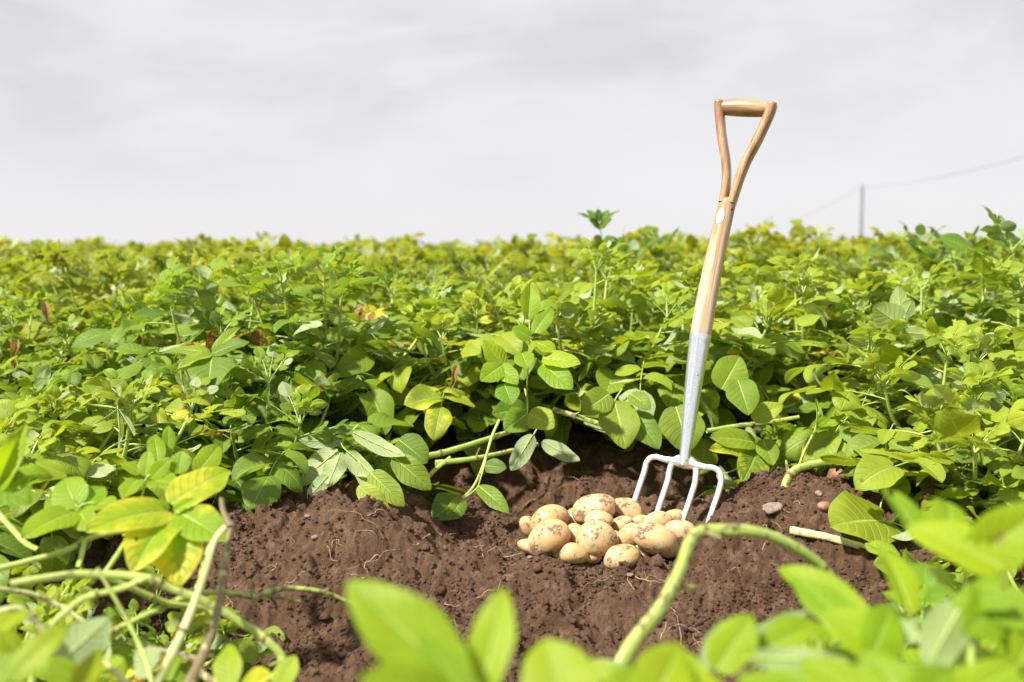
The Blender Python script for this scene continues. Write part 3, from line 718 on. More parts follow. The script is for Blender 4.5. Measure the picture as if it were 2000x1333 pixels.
        for q in (0.06, 0.12, L): ctrl.append(end + tdir * q)
        pts = catmull(ctrl, 60); ln = np.concatenate([[0], np.cumsum(np.linalg.norm(np.diff(pts, axis=0), axis=1))]); f = ln / ln[-1]
        w_ = np.interp(f, [0, .15, .6, .93, 1], [0.0074, 0.0062, 0.0059, 0.0038, 0.0006])
        mb = MB(); sweep(mb, pts, w_, 16, 0, sec=tsec(), side=(0, 1, 0)); mb.obj('tine', TINE, root)
    # webbed crown where tines and socket meet
    mb = MB(); n = 21; t = np.linspace(-1, 1, n); rings = []
    a = np.linspace(0, 2 * np.pi, 20, endpoint=False)
    for x in t:
        hgt = 0.0062 + 0.0105 * (1 - abs(x)) ** 1.3; th = 0.0066 + 0.006 * (1 - abs(x)) ** 2; cz = -0.002 + 0.006 * (1 - abs(x)) ** 1.5
        rings.append(np.stack([np.full(20, x * 0.040), np.sin(a) * th, cz + np.cos(a) * hgt], 1))
    V = np.vstack(rings); k = 20; i = np.arange(n - 1)[:, None] * k; j = np.arange(k)[None]; jn = (j + 1) % k
    mb.add(V, np.stack([i + j, i + jn, i + k + jn, i + k + j], -1).reshape(-1, 4)); mb.obj('crown', TINE, root)
    return root
build_fork()

# ------------------------------------------------------------------ potatoes
def potato_mesh(rx, ry, rz, seed, nu=40, nv=26):
    r = random.Random(seed); th = np.linspace(0, np.pi, nv); ph = np.linspace(0, 2 * np.pi, nu, endpoint=False)
    TH, PH = np.meshgrid(th, ph, indexing='ij'); x, y, z = np.cos(TH), np.sin(TH) * np.cos(PH), np.sin(TH) * np.sin(PH)
    q = np.ones_like(x)
    for k in range(5):
        dv = unit([r.gauss(0, 1), r.gauss(0, 1), r.gauss(0, 1)]); d = x * dv[0] + y * dv[1] + z * dv[2]
        q = q + r.uniform(-.07, .07) * np.sin(d * r.uniform(1.5, 3.2) + r.uniform(0, 6))
    taper = 1 + r.uniform(-.13, .13) * x; q2 = q
    for k in range(6):                                            # eyes
        dv = unit([r.gauss(0, 1), r.gauss(0, 1), r.gauss(0, 1)]); d = x * dv[0] + y * dv[1] + z * dv[2]
        q2 = q2 - 0.05 * np.exp(-((1 - d) / 0.012))
    bend = r.uniform(-.12, .12)
    V = np.stack([x * rx * q2, y * ry * q2 * taper + bend * rx * (x ** 2 - .4), z * rz * q2 * taper], -1).reshape(-1, 3)
    i = np.arange(nv - 1)[:, None] * nu; j = np.arange(nu)[None]; jn = (j + 1) % nu
    F = np.stack([i + j, i + jn, i + nu + jn, i + nu + j], -1).reshape(-1, 4)
    mb = MB(); mb.add(V, F); return mb.mesh('potato', POTATO)
POT = [  # px, py, depth, rx, ry (pixels), tilt deg, label
 (1078, 1015, 2.150, 37, 27, 12, 'muddy potato behind the large front-left potato, on the left shoulder of the pile'),
 (1072, 1049, 2.085, 43, 34, 38, 'large upright potato at the left front of the pile, shaded on its right'),
 (1037, 1029, 2.155, 17, 24, 60, 'potato at the far left edge of the pile half hidden by larger ones'),
 (1036, 1066, 2.105, 15, 22, 70, 'low potato peeking out left of the large front-left potato'),
 (1161, 993, 2.150, 40, 29, 22, 'large smooth potato crowning the pile, highest of all'),
 (1221, 995, 2.185, 31, 22, -18, 'potato with a dark mud spot right of the topmost one'),
 (1124, 1011, 2.185, 18, 22, 80, 'potato mostly hidden left of the topmost potato'),
 (1172, 1014, 2.105, 25, 17, 0, 'small potato tucked under the topmost one'),
 (1215, 1021, 2.130, 22, 17, 10, 'small potato with brown streak at the centre of the pile, below the mud spotted one'),
 (1166, 1051, 2.060, 39, 33, -14, 'large round potato in the middle front of the pile'),
 (1125, 1043, 2.110, 20, 21, 0, 'potato in the gap between the large left and middle potatoes'),
 (1232, 1043, 2.085, 28, 20, 32, 'egg shaped potato between the round middle one and the long right one'),
 (1251, 1015, 2.165, 18, 12, 0, 'dull mud coated potato at the back behind the egg shaped one'),
 (1285, 1018, 2.130, 28, 18, 10, 'speckled potato resting behind the long right one'),
 (1314, 1009, 2.170, 21, 13, 0, 'small back potato just in front of the third tine'),
 (1330, 1037, 2.110, 29, 26, 20, 'round potato at the right end of the pile'),
 (1285, 1054, 2.045, 48, 28, -30, 'long oval potato sloping down at the right front'),
 (1120, 1079, 2.035, 27, 19, -12, 'small potato half sunk in soil at the front, left of centre'),
 (1213, 1083, 2.020, 35, 22, 5, 'flat oval potato at the very front, right of centre'),
 (1252, 1080, 2.055, 19, 15, -20, 'potato wedged between the front oval and the long right one'),
 (1200, 1055, 2.095, 18, 20, 60, 'potato showing as a sliver right of the round middle one'),
 (1156, 1086, 2.050, 20, 13, 0, 'mostly buried potato under the round middle one'),
 (1100, 1074, 2.085, 24, 19, 0, 'buried potato under the left front of the pile')]
for i, (px, py, d, rx, ry, tilt, lab) in enumerate(POT):
    s = d / F_PX * 1.10; c = P(px, py, d) - np.array([0, 0, .003]); r = random.Random(900 + i)
    a, b = rx * s, ry * s
    o = bpy.data.objects.new('potato', potato_mesh(a, b * r.uniform(.9, 1.05) if rx > ry else a, b, 40 + i)); C.objects.link(o)
    o.location = c; o.rotation_euler = (r.uniform(-.3, .3), -R(tilt), r.uniform(-.25, .25))
    tag(o, lab, 'potato', 'freshly dug potatoes in the pile')

def crumbs_on_potatoes():
    rg = np.random.RandomState(8); VV, FF = [], []; off = 0; bpy.context.view_layer.update()
    for o in [o for o in C.objects if o.name.split('.')[0] == 'potato']:
        co = np.array([(o.matrix_world @ v.co)[:] for v in o.data.vertices]); no = np.array([(o.matrix_world.to_3x3() @ v.normal)[:] for v in o.data.vertices])
        ok = np.where(no[:, 2] > .15)[0]
        if not len(ok): continue
        cs = co[rg.choice(ok, 3)]
        for k in rg.choice(ok, 46):
            d = np.min(np.linalg.norm(cs - co[k], axis=1))
            if d > .012 and rg.rand() > .25: continue
            v, f = CT[rg.randint(12)]; sz = .0007 + .0019 * rg.rand() ** 2; VV.append(v * sz + co[k] + no[k] * sz * .4 + rg.normal(0, .0006, 3)); FF.append(f + off); off += 12
    V_, F_ = np.concatenate(VV), np.concatenate(FF)
    o = bpy.data.objects.new('soil_specks', mesh_from('soil_specks', V_, F_, np.zeros((len(V_), 4)), np.zeros(len(F_), int), SOIL)); C.objects.link(o); tag(o, 'specks of soil clinging to the tops of the potatoes', 'soil crumbs', kind='stuff')
#POTCRUMBS
# ------------------------------------------------------------------ pole and wire
def pole():
    p = P(1681, 470, 125); top = P(1681, 363, 125); mb = MB()
    zb = -2.3
    sweep(mb, [[p[0], p[1], zb], [p[0], p[1], top[2] * .5], [p[0], p[1], top[2]]], [.22, .20, .17], 12, 0)
    o = mb.obj('utility_pole', POLE); tag(o, 'thin grey utility pole far off above the right skyline', 'utility pole')
    A = np.array([p[0], p[1], top[2] - .15])
    for e, sag, lab in ((P(2150, 262, 62), 0.7, 'faint overhead wire rising from the pole to the right'), (P(1430, 474, 235), 1.0, 'very faint overhead wire falling away left of the pole')):
        t = np.linspace(0, 1, 30)[:, None]; pts = A + (e - A) * t; pts[:, 2] -= (4 * sag * t * (1 - t))[:, 0]
        m2 = MB(); sweep(m2, pts, 0.030 if e[0] > A[0] else 0.035, 5, 0); w_ = m2.obj('overhead_wire', WIRE); tag(w_, lab, 'wire')
pole()

# ------------------------------------------------------------------ loose crumbs, clods, stones, roots on the dug soil
def crumb_template(seed):
    r = random.Random(seed); g = (1 + 5 ** .5) / 2
    v = np.array([[-1, g, 0], [1, g, 0], [-1, -g, 0], [1, -g, 0], [0, -1, g], [0, 1, g], [0, -1, -g], [0, 1, -g], [g, 0, -1], [g, 0, 1], [-g, 0, -1], [-g, 0, 1]]) / 1.9
    f = [(0,11,5),(0,5,1),(0,1,7),(0,7,10),(0,10,11),(1,5,9),(5,11,4),(11,10,2),(10,7,6),(7,1,8),(3,9,4),(3,4,2),(3,2,6),(3,6,8),(3,8,9),(4,9,5),(2,4,11),(6,2,10),(8,6,7),(9,8,1)]
    v = v * np.array([[r.uniform(.65, 1.25)] for _ in range(12)]); v = v * np.array([r.uniform(.8, 1.2), r.uniform(.8, 1.2), r.uniform(.6, .95)])
    return v, np.array([list(q) for q in f])
CT = [crumb_template(i) for i in range(12)]
def crumb_field(n, lo, hi, pw, xr, yr, seed, name, label):
    rg = np.random.RandomState(seed); x = rg.uniform(xr[0], xr[1], n * 3); y = rg.uniform(yr[0], yr[1], n * 3)
    dens = ss(-0.25, 0.55, fbm(x * 5, y * 5, 3, 401)) * .8 + .2
    k = rg.rand(n * 3) < dens; x, y = x[k][:n], y[k][:n]; n = len(x)
    z = H0(x, y) + soil_detail(x, y); s = lo + (hi - lo) * rg.rand(n) ** pw; tid = rg.randint(0, 12, n); a = rg.rand(n) * 6.28
    VV, FF = [], []; off = 0
    for t_ in range(12):
        m_ = tid == t_; v, f = CT[t_]; c, q = np.cos(a[m_]), np.sin(a[m_]); ss_ = s[m_]
        X_ = (v[None, :, 0] * c[:, None] - v[None, :, 1] * q[:, None]) * ss_[:, None] + x[m_][:, None]
        Y_ = (v[None, :, 0] * q[:, None] + v[None, :, 1] * c[:, None]) * ss_[:, None] + y[m_][:, None]
        Z_ = v[None, :, 2] * ss_[:, None] + (z[m_] + ss_ * .25)[:, None]
        VV.append(np.stack([X_, Y_, Z_], -1).reshape(-1, 3)); cnt = m_.sum()
        FF.append((f[None] + (np.arange(cnt) * 12)[:, None, None]).reshape(-1, 3) + off); off += cnt * 12
    V_, F_ = np.concatenate(VV), np.concatenate(FF)
    o = bpy.data.objects.new(name, mesh_from(name, V_, F_, np.zeros((len(V_), 4)), np.zeros(len(F_), int), SOIL)); C.objects.link(o)
    tag(o, label, 'soil crumbs', kind='stuff')
crumb_field(70000, 0.0011, 0.0056, 2.8, (-1.0, 1.1), (1.40, 2.75), 1, 'soil_crumbs', 'loose dark brown crumbs covering the dug soil')
crumb_field(900, 0.005, 0.013, 2.5, (-0.95, 1.05), (1.45, 2.75), 2, 'soil_clods', 'scattered lumps of brown earth on the dug soil')

crumbs_on_potatoes()
rr = random.Random(77); mb = MB()
def rootlet(p, L, r, rad=0.0006, wild=.5):
    a = r.random() * 6.28; pts = [p]; d = np.array([math.cos(a), math.sin(a) * .6, r.uniform(0, .5)])
    n = 9
    for i in range(n):
        d = unit(d + np.array([r.gauss(0, wild), r.gauss(0, wild), r.gauss(0, wild * .5)])); q = pts[-1] + d * L / n
        h = hz(q[0], q[1]) + .001
        if q[2] < h: q[2] = h
        q[2] = min(q[2], h + .015); pts.append(q)
    sweep(mb, catmull(pts, 26), np.linspace(rad, rad * .35, 26), 4, 0)
spots = [(720, 1010), (760, 1060), (880, 1040), (640, 1060), (1000, 1090), (1010, 1000), (960, 1085), (830, 1040), (1240, 1130), (1290, 1250), (1330, 1260), (1380, 1230), (1480, 1060), (1420, 1120),
         (560, 1010), (880, 1170), (860, 1250), (300, 1210), (330, 1230), (350, 1200), (420, 1190), (540, 1120), (1560, 1010), (1250, 1150), (1290, 1190), (1150, 940), (1050, 960), (700, 1120)]
for px, py in spots:
    for k in range(rr.randrange(1, 5)):
        p = G(px + rr.gauss(0, 18), py + rr.gauss(0, 12), .002); rootlet(p, rr.uniform(.03, .10), rr, rr.uniform(.0004, .0009))
o = mb.obj('root_fibres', ROOT); tag(o, 'fine pale root fibres lying over the dug soil', 'roots', kind='stuff')

def stone(px, py, s, mat, label, seed, flat=.6, group=None):
    p = G(px, py, s * .25); r = random.Random(seed); me = potato_mesh(s, s * r.uniform(.6, .8), s * flat, seed, 20, 14)
    me.materials.clear(); me.materials.append(mat); me.name = 'stone'
    o = bpy.data.objects.new('stone', me); C.objects.link(o); o.location = p; o.rotation_euler = (r.uniform(-.3, .3), r.uniform(-.3, .3), r.uniform(0, 3)); tag(o, label, 'stone', group)
stone(1612, 992, .021, RED_STONE, 'reddish stone on top of the right soil mound', 1)
stone(1507, 990, .024, STONE, 'flat grey brown stone on the slope of the right mound', 2, .35)
stone(1600, 960, .011, STONE, 'small grey pebble high on the right mound', 3)
stone(615, 1060, .008, STONE, 'small grey pebble on the left part of the soil ridge', 4)
stone(600, 1012, .007, STONE, 'tiny pebble near the top of the left soil ridge', 5)
stone(1230, 1130, .008, STONE, 'flat pebble in the soil in front of the potatoes', 6, .4)
stone(1035, 1100, .006, STONE, 'tiny pebble left of and below the potato pile', 7)
stone(1310, 893, .008, STONE, 'small brown pebble on the hollow wall behind the fork crown', 8)
stone(1520, 1040, .012, STUMP, 'tan stone half buried below the grey brown one', 9)

# ------------------------------------------------------------------ broken stems in the foreground
tube_pts = []
SCAR = mat_flat('brown leaf scar', (0.10, 0.055, 0.03, 1), (0.30, 0.26, 0.10, 1), 160)
def tube(mb, ctrl, r0, r1, n=60, yel=0, d=None, nodes=()):
    pts = catmull([P(*c) if len(c) == 3 else G(c[0], c[1], (r0 + r1) * c[4] if len(c) > 4 else c[2]) for c in ctrl], n); f = np.linspace(0, 1, n); rad = r0 + (r1 - r0) * f
    for q in nodes: rad = rad * (1 + .20 * np.exp(-((f - q) / .012) ** 2))
    rad = rad * (1 + .04 * np.sin(f * 37))
    sweep(mb, pts, rad, 12, 0, d=(.5, 0, .5, yel), ridge=.15); tube_pts.append(pts); return pts
def stem_thing(label, parts, mat=None, name='potato_vine'):
    """parts: list of (name, ctrl, r0, r1, yel, nodes)"""
    t = None
    for i, (nm, ctrl, r0, r1, yel, nodes) in enumerate(parts):
        mb = MB(); tube(mb, ctrl, r0, r1, 70, yel, nodes=nodes)
        o = mb.obj(name if i == 0 else nm, mat or STEM)
        if i == 0: t = o; tag(o, label, 'plant stem')
        else: o.parent = t
        pts = tube_pts[-1]; rq = random.Random(len(label) + i)
        for q in nodes:
            k = int(q * 69); k = min(max(k, 2), 66); r_ = r0 + (r1 - r0) * q; c = pts[k]; ax = unit(pts[k + 2] - pts[k - 2])
            mb = MB(); sweep(mb, [c - ax * r_ * .55, c - ax * r_ * .3, c + ax * r_ * .3, c + ax * r_ * .5], [r_ * 1.12, r_ * 1.30, r_ * 1.26, r_ * 1.1], 12, 0, d=(.5, 0, .5, .9), ridge=.15); o2 = mb.obj('leaf_scar', SCAR); o2.parent = t
            sd = unit(np.cross(ax, [rq.gauss(0, 1), rq.gauss(0, 1), rq.gauss(0, 1)]) + ax * .5 + UP * .3); L_ = r_ * rq.uniform(2.0, 4.5)
            mb = MB(); sweep(mb, [c, c + sd * L_ * .5, c + sd * L_ + ax * L_ * .2], [r_ * .5, r_ * .4, r_ * .28], 8, 0, d=(.5, 0, .5, .5)); o2 = mb.obj('side_shoot', mat or STEM); o2.parent = t
    return t
stem_thing('thick bent green stem arching up in front of the potatoes', [
    ('s', [(1185, 1345, 1.02), (1235, 1255, 1.04), (1290, 1185, 1.08), (1325, 1120, 1.13), (1345, 1062, 1.17), (1362, 1040, 1.19), (1400, 1036, 1.20), (1480, 1040, 1.22), (1555, 1072, 1.25), (1610, 1112, 1.27), (1640, 1160, 1.28), (1665, 1230, 1.28)], .0078, .0056, 0.2, (.25, .50, .58, .82))])
stem_thing('long smooth stem running down to the lower centre from the left edge', [
    ('s', [(20, 1142, 1.20), (100, 1128, 1.22), (170, 1122, 1.24), (280, 1128, 1.25), (330, 1148, 1.26), (400, 1175, 1.27), (470, 1215, 1.28), (520, 1250, 1.28), (552, 1290, 1.28), (520, 1345, 1.26)], 0.00508, 0.00508, .05, (.42, .78, .9))])
stem_thing('pale green stem curving down from the joint at lower left', [
    ('s', [(285, 1130, 1.25), (240, 1150, 1.23), (170, 1168, 1.20), (130, 1195, 1.17), (95, 1230, 1.14), (70, 1290, 1.10), (60, 1350, 1.08)], 0.00410, 0.00344, .0, (.3,))])
stem_thing('thin stem rising from the left edge under the yellow leaf cluster', [
    ('s', [(-20, 1115, 1.36), (60, 1095, 1.38), (130, 1075, 1.40), (180, 1050, 1.42), (240, 1038, 1.44), (300, 1040, 1.46)], 0.00410, 0.00328, 0., (.5,)),
    ('side_shoot', [(165, 1058, 1.41), (158, 1090, 1.39), (152, 1110, 1.37)], .0035, .003, 0., ())])
stem_thing('stem crossing from the lower left to the bare soil with a brown forked end', [
    ('s', [(190, 1240, 1.26), (215, 1235, 1.28), (290, 1200, 1.32), (370, 1165, 1.36), (430, 1157, 1.39), (500, 1165, 1.42), (545, 1150, 1.45), (620, 1155, 1.48), (670, 1172, 1.50), (700, 1185, 1.5)], 0.00426, 0.00344, .35, (.3, .55, .8)),
    ('side_shoot', [(510, 1162, 1.43), (550, 1168, 1.45), (588, 1176, 1.46)], 0.00287, 0.00205, .5, ())])
stem_thing('second crossing stem lying below the joint at lower left', [
    ('s', [(215, 1130, 1.30), (260, 1150, 1.31), (330, 1178, 1.33), (400, 1188, 1.35), (425, 1205, 1.35)], 0.00410, 0.00369, .1, (.4,))])
stem_thing('straight pale withered stem leaning up to a black broken tip', [
    ('s', [(300, 1345, 1.12), (340, 1270, 1.16), (375, 1190, 1.20), (400, 1120, 1.24), (418, 1060, 1.28), (440, 1030, 1.30)], 0.00508, 0.00369, 0.0, (.3,))], STEM_PALE)
stem_thing('brown blotched dead stem hanging beside the pale withered one', [
    ('s', [(365, 1345, 1.15), (400, 1270, 1.19), (425, 1190, 1.24), (437, 1110, 1.28), (447, 1050, 1.31), (455, 1022, 1.32)], 0.00615, 0.00295, .62, (.3, .6)),
    ('side_shoot', [(450, 1030, 1.315), (436, 1000, 1.34), (432, 975, 1.36)], .0042, .003, .9, ())], STEM_PALE)
stem_thing('thin green stem falling from the upper left edge', [
    ('s', [(-20, 985, 1.5), (20, 1030, 1.48), (50, 1062, 1.46), (75, 1075, 1.44)], 0.00426, 0.00369, 0., ())])
stem_thing('thin pale stem standing in the lower left leaves', [
    ('s', [(190, 1110, 1.20), (225, 1170, 1.2), (250, 1215, 1.2), (285, 1290, 1.18), (300, 1350, 1.16)], 0.00230, 0.00230, 0., (.5,))])
stem_thing('curved stem at the bottom left running toward the soil', [
    ('s', [(270, 1262, 1.30), (330, 1275, 1.28), (385, 1290, 1.27), (400, 1320, 1.25), (450, 1340, 1.2)], 0.00451, 0.00451, .45, (.5,))], STEM_PALE)
stem_thing('straw coloured stem lying across the lower left leaves', [
    ('s', [(-10, 1150, 1.3), (60, 1160, 1.32), (110, 1180, 1.33), (165, 1215, 1.33), (215, 1260, 1.33)], .0036, .003, .2, (.4,))], STEM_PALE)
stem_thing('thin green stem slanting up behind the crossing stems at lower left', [
    ('s', [(205, 1120, 1.36), (235, 1075, 1.38), (262, 1030, 1.42), (275, 985, 1.46)], 0.00344, 0.00279, 0., (.5,))])
stem_thing('upright stem stub under the yellow leaf cluster', [
    ('s', [(385, 1150, 1.5), (398, 1105, 1.5), (410, 1065, 1.5), (418, 1030, 1.5)], 0.00451, 0.00369, .2, (.5,))])
stem_thing('long limp stem arching over the bottom left corner', [
    ('s', [(-20, 1200, 1.1), (40, 1190, 1.12), (90, 1235, 1.13), (130, 1270, 1.13), (180, 1275, 1.12), (260, 1345, 1.1)], 0.00344, 0.00279, 0., (.3, .6))], STEM_PALE)
stem_thing('bent stem planted in the top of the right mound', [
    ('s', [(1530, 965, 2.20), (1538, 935, 2.21), (1558, 915, 2.22), (1600, 905, 2.24), (1650, 902, 2.26), (1700, 905, 2.28), (1790, 930, 2.3), (1850, 960, 2.3)], .0095, .0075, .12, (.2, .5)),
    ('side_shoot', [(1560, 913, 2.22), (1572, 880, 2.22), (1592, 840, 2.22), (1600, 805, 2.22)], .0034, .0022, 0., ())])
stem_thing('pale thick stem lying on the right face of the mound', [
    ('s', [(1545, 1030, .010, 0), (1630, 1052, .016, 0), (1745, 1112, .030, 0)], .0085, .0065, 0., ())], STEM_PALE)
stem_thing('green runner stem lying across the back wall of the hollow', [
    ('s', [(790, 895, 2.55), (850, 888, 2.58), (920, 868, 2.62), (975, 850, 2.66), (1010, 838, 2.72)], .0080, .0060, 0., (.3, .7)),
    ('side_shoot', [(850, 905, 2.56), (920, 897, 2.58), (980, 885, 2.62), (1050, 868, 2.68)], .0075, .005, .1, (.4,)),
    ('side_shoot', [(880, 895, 2.57), (850, 918, 2.55), (820, 950, 2.52)], .0060, .005, 0., ())])
stem_thing('drooping shoot stem hanging down into the hollow', [
    ('s', [(985, 800, 2.58), (962, 850, 2.52), (945, 905, 2.48), (925, 950, 2.45), (895, 980, 2.42), (860, 1005, 2.40)], .0036, .0026, 0., (.5,))])
stem_thing('horizontal stem low on the wall right of the fork', [
    ('s', [(1380, 842, 2.60), (1440, 832, 2.62), (1500, 825, 2.64), (1560, 815, 2.66)], .0058, .005, .1, (.5,))])
stem_thing('long stem under the leaves above the hollow', [
    ('s', [(1080, 800, 2.68), (1130, 815, 2.66), (1180, 830, 2.65), (1235, 838, 2.66)], .0075, .0055, .3, (.3, .7))])
def stump():
    p = G(1635, 922); mb = MB(); r = random.Random(4); k = 18; n = 9; V = []
    for i in range(n):
        f = i / (n - 1)
        for j in range(k):
            a = j / k * 2 * math.pi; q = (1 + .16 * math.sin(a * 5 + 1) + .1 * math.sin(a * 9)) * (.022 if f < .95 else .012) * (1.15 - .3 * f)
            V.append([math.cos(a) * q, math.sin(a) * q, -.02 + f * .052 + (.006 * math.sin(a * 3) if f > .7 else 0)])
    i = np.arange(n - 1)[:, None] * k; j = np.arange(k)[None]; jn = (j + 1) % k
    mb.add(V, np.stack([i + j, i + jn, i + k + jn, i + k + j], -1).reshape(-1, 4)); o = mb.obj('stem_stump', STUMP); o.location = p; o.rotation_euler = (.2, .1, 0)
    tag(o, 'broken brown stem stump sticking out of the right mound', 'stump')
stump()

# ------------------------------------------------------------------ leaves seen large
def big_leaf(mb, b, t, wr=.62, up=(0, -.5, 1), fold=.2, curl=.4, edge=.1, wave=.02, tint=.6, yel=0, seed=0, heart=.1, twist=0, puck=.022, roll=0):
    r = random.Random(seed); b = np.array(b); t = np.array(t); L = np.linalg.norm(t - b)
    v, F, d = leaflet(25, 15, r, wr, fold, curl, edge, wave, puck, heart, twist)
    e = v.reshape(25, 15, 3)[-1, 7]; s = L / np.linalg.norm(e); Rl = frame(t - b, rot(up, t - b, roll))
    # rotate about the width axis so that the tip lands on t
    a = math.atan2(e[2], e[1]); ca, sa = math.cos(-a), math.sin(-a)
    v = np.stack([v[:, 0], v[:, 1] * ca - v[:, 2] * sa, v[:, 1] * sa + v[:, 2] * ca], 1)
    q = d.copy(); q[:, 2] = tint; q[:, 3] = yel; mb.add(v * s @ Rl + b, F, q, 0)
    if d is not None:                                              # raised midrib below the leaf
        c = (v.reshape(25, 15, 3)[:, 7] * s) @ Rl + b - Rl[2] * .0006 * L / .1
        sweep(mb, c, np.linspace(.0013, .0003, 25) * L / .1, 5, 1, cap=False)
def leafy_thing(name, label, cat, leaves, stalk=None, mats=None, rad=.002, part='leaflet', group=None):
    """leaves: dicts with b/t as (px,py,depth); the joint of the leaves is the thing's base"""
    base = P(*stalk[0]) if stalk else P(*leaves[0]['b']); t = thing(name, label, cat, tuple(base), group)
    def sub(nm, mb):
        o = mb.obj(nm, mats or [LEAF, STEM]); o.data.transform(Matrix.Translation(-Vector(base))); o.parent = t
    if stalk: 
        mb = MB(); sweep(mb, catmull([P(*c) for c in stalk], 30), np.linspace(rad, rad * .7, 30), 10, 1, ridge=.08); sub('stalk', mb)
    for i, l in enumerate(leaves):
        k = {a: b for a, b in l.items() if a not in 'bt'}; mb = MB(); big_leaf(mb, P(*l['b']), P(*l['t']), seed=i * 7 + len(label), **k); sub(part, mb)
    return t
D = dict
# the yellow leaf cluster
leafy_thing('yellow_leaf', 'large compound leaf of yellow leaflets with green veins at the left of the soil', 'compound leaf', [
    D(b=(330, 1000, 1.42), t=(168, 1040, 1.34), wr=.58, tint=.9, yel=.56, up=(0, -.75, 1), curl=.6, fold=.25),
    D(b=(335, 985, 1.43), t=(446, 920, 1.50), wr=.70, tint=.9, yel=.55, up=(-.1, -.8, 1), curl=.3),
    D(b=(345, 1000, 1.42), t=(440, 1060, 1.36), wr=.55, tint=.95, yel=.42, up=(.2, -.8, 1), curl=.4),
    D(b=(332, 1012, 1.41), t=(258, 1120, 1.32), wr=.66, tint=.9, yel=.57, up=(0, -1, .7), curl=.5, fold=.4),
    D(b=(342, 1014, 1.41), t=(355, 1146, 1.34), wr=.68, tint=.8, yel=.62, up=(0.1, -1, .5), curl=.5),
    D(b=(340, 1000, 1.41), t=(378, 975, 1.42), wr=.5, tint=1, yel=.2, up=(0, -.8, .6), fold=.6),
    D(b=(330, 995, 1.42), t=(312, 975, 1.42), wr=.5, tint=1, yel=.2, up=(0, -.8, .6), fold=.6)],
    stalk=[(338, 1003, 1.42), (330, 1020, 1.46), (290, 1038, 1.48), (240, 1045, 1.50)], mats=[LEAF_NEAR, STEM], rad=.003)
leafy_thing('leaf_shoot', 'upright shoot of small light green leaves behind the yellow leaf cluster', 'leafy shoot', [
    D(b=(270, 935, 1.6), t=(240, 975, 1.55), tint=.8, yel=.1), D(b=(275, 925, 1.6), t=(235, 905, 1.6), tint=.9), D(b=(285, 930, 1.6), t=(290, 880, 1.62), tint=.9, up=(0, -1, .6)),
    D(b=(295, 935, 1.6), t=(335, 895, 1.6), tint=1, yel=.12, up=(0, -1, .5)), D(b=(350, 925, 1.6), t=(355, 880, 1.62), wr=.9, tint=.9, yel=.3, up=(0, -1, .5)),
    D(b=(300, 940, 1.6), t=(340, 950, 1.56), tint=1, yel=.4, wr=.7), D(b=(385, 925, 1.66), t=(430, 868, 1.70), tint=.9, up=(.3, -1, .5)), D(b=(330, 880, 1.7), t=(328, 832, 1.72), wr=.5, tint=.9, up=(.4, -1, .3)),
    D(b=(310, 900, 1.66), t=(300, 850, 1.70), wr=.5, tint=.8, up=(.4, -1, .3)), D(b=(400, 930, 1.66), t=(455, 925, 1.66), tint=.9)],
    stalk=[(275, 985, 1.6), (280, 960, 1.6), (290, 930, 1.6), (330, 915, 1.62)], mats=[LEAF_NEAR, STEM])
leafy_thing('leaf_shoot', 'compound leaf with serrate looking veins at left of the yellow cluster', 'leafy shoot', [
    D(b=(148, 1000, 1.5), t=(42, 1052, 1.42), wr=.62, tint=.75, up=(0, -.8, 1)), D(b=(150, 990, 1.5), t=(125, 935, 1.55), wr=.75, tint=.8, up=(0, -1, .8)),
    D(b=(155, 1000, 1.5), t=(180, 1035, 1.46), wr=.7, tint=.75, up=(0, -1, .7)), D(b=(160, 990, 1.5), t=(200, 950, 1.55), wr=.8, tint=.8, up=(0, -1, .8)),
    D(b=(190, 985, 1.5), t=(225, 990, 1.48), wr=.9, tint=.8), D(b=(130, 930, 1.6), t=(68, 900, 1.6), wr=.45, tint=.6, up=(0, -1, .6))],
    stalk=[(260, 1010, 1.55), (215, 985, 1.52), (165, 985, 1.5), (148, 1000, 1.5)], mats=[LEAF_NEAR, STEM])
leafy_thing('leaf_shoot', 'pale crumpled upright leaf at the left edge', 'leafy shoot', [
    D(b=(-10, 960, 1.35), t=(50, 828, 1.38), wr=.5, tint=1, yel=.15, fold=.9, wave=.06, up=(.5, -1, .3)), D(b=(0, 930, 1.36), t=(105, 930, 1.40), wr=.5, tint=1, yel=.15, wave=.06, up=(0, -.7, 1)),
    D(b=(-30, 930, 1.36), t=(60, 985, 1.34), wr=.7, tint=.3, yel=.3, up=(0, -.7, 1))], mats=[LEAF_NEAR, STEM])
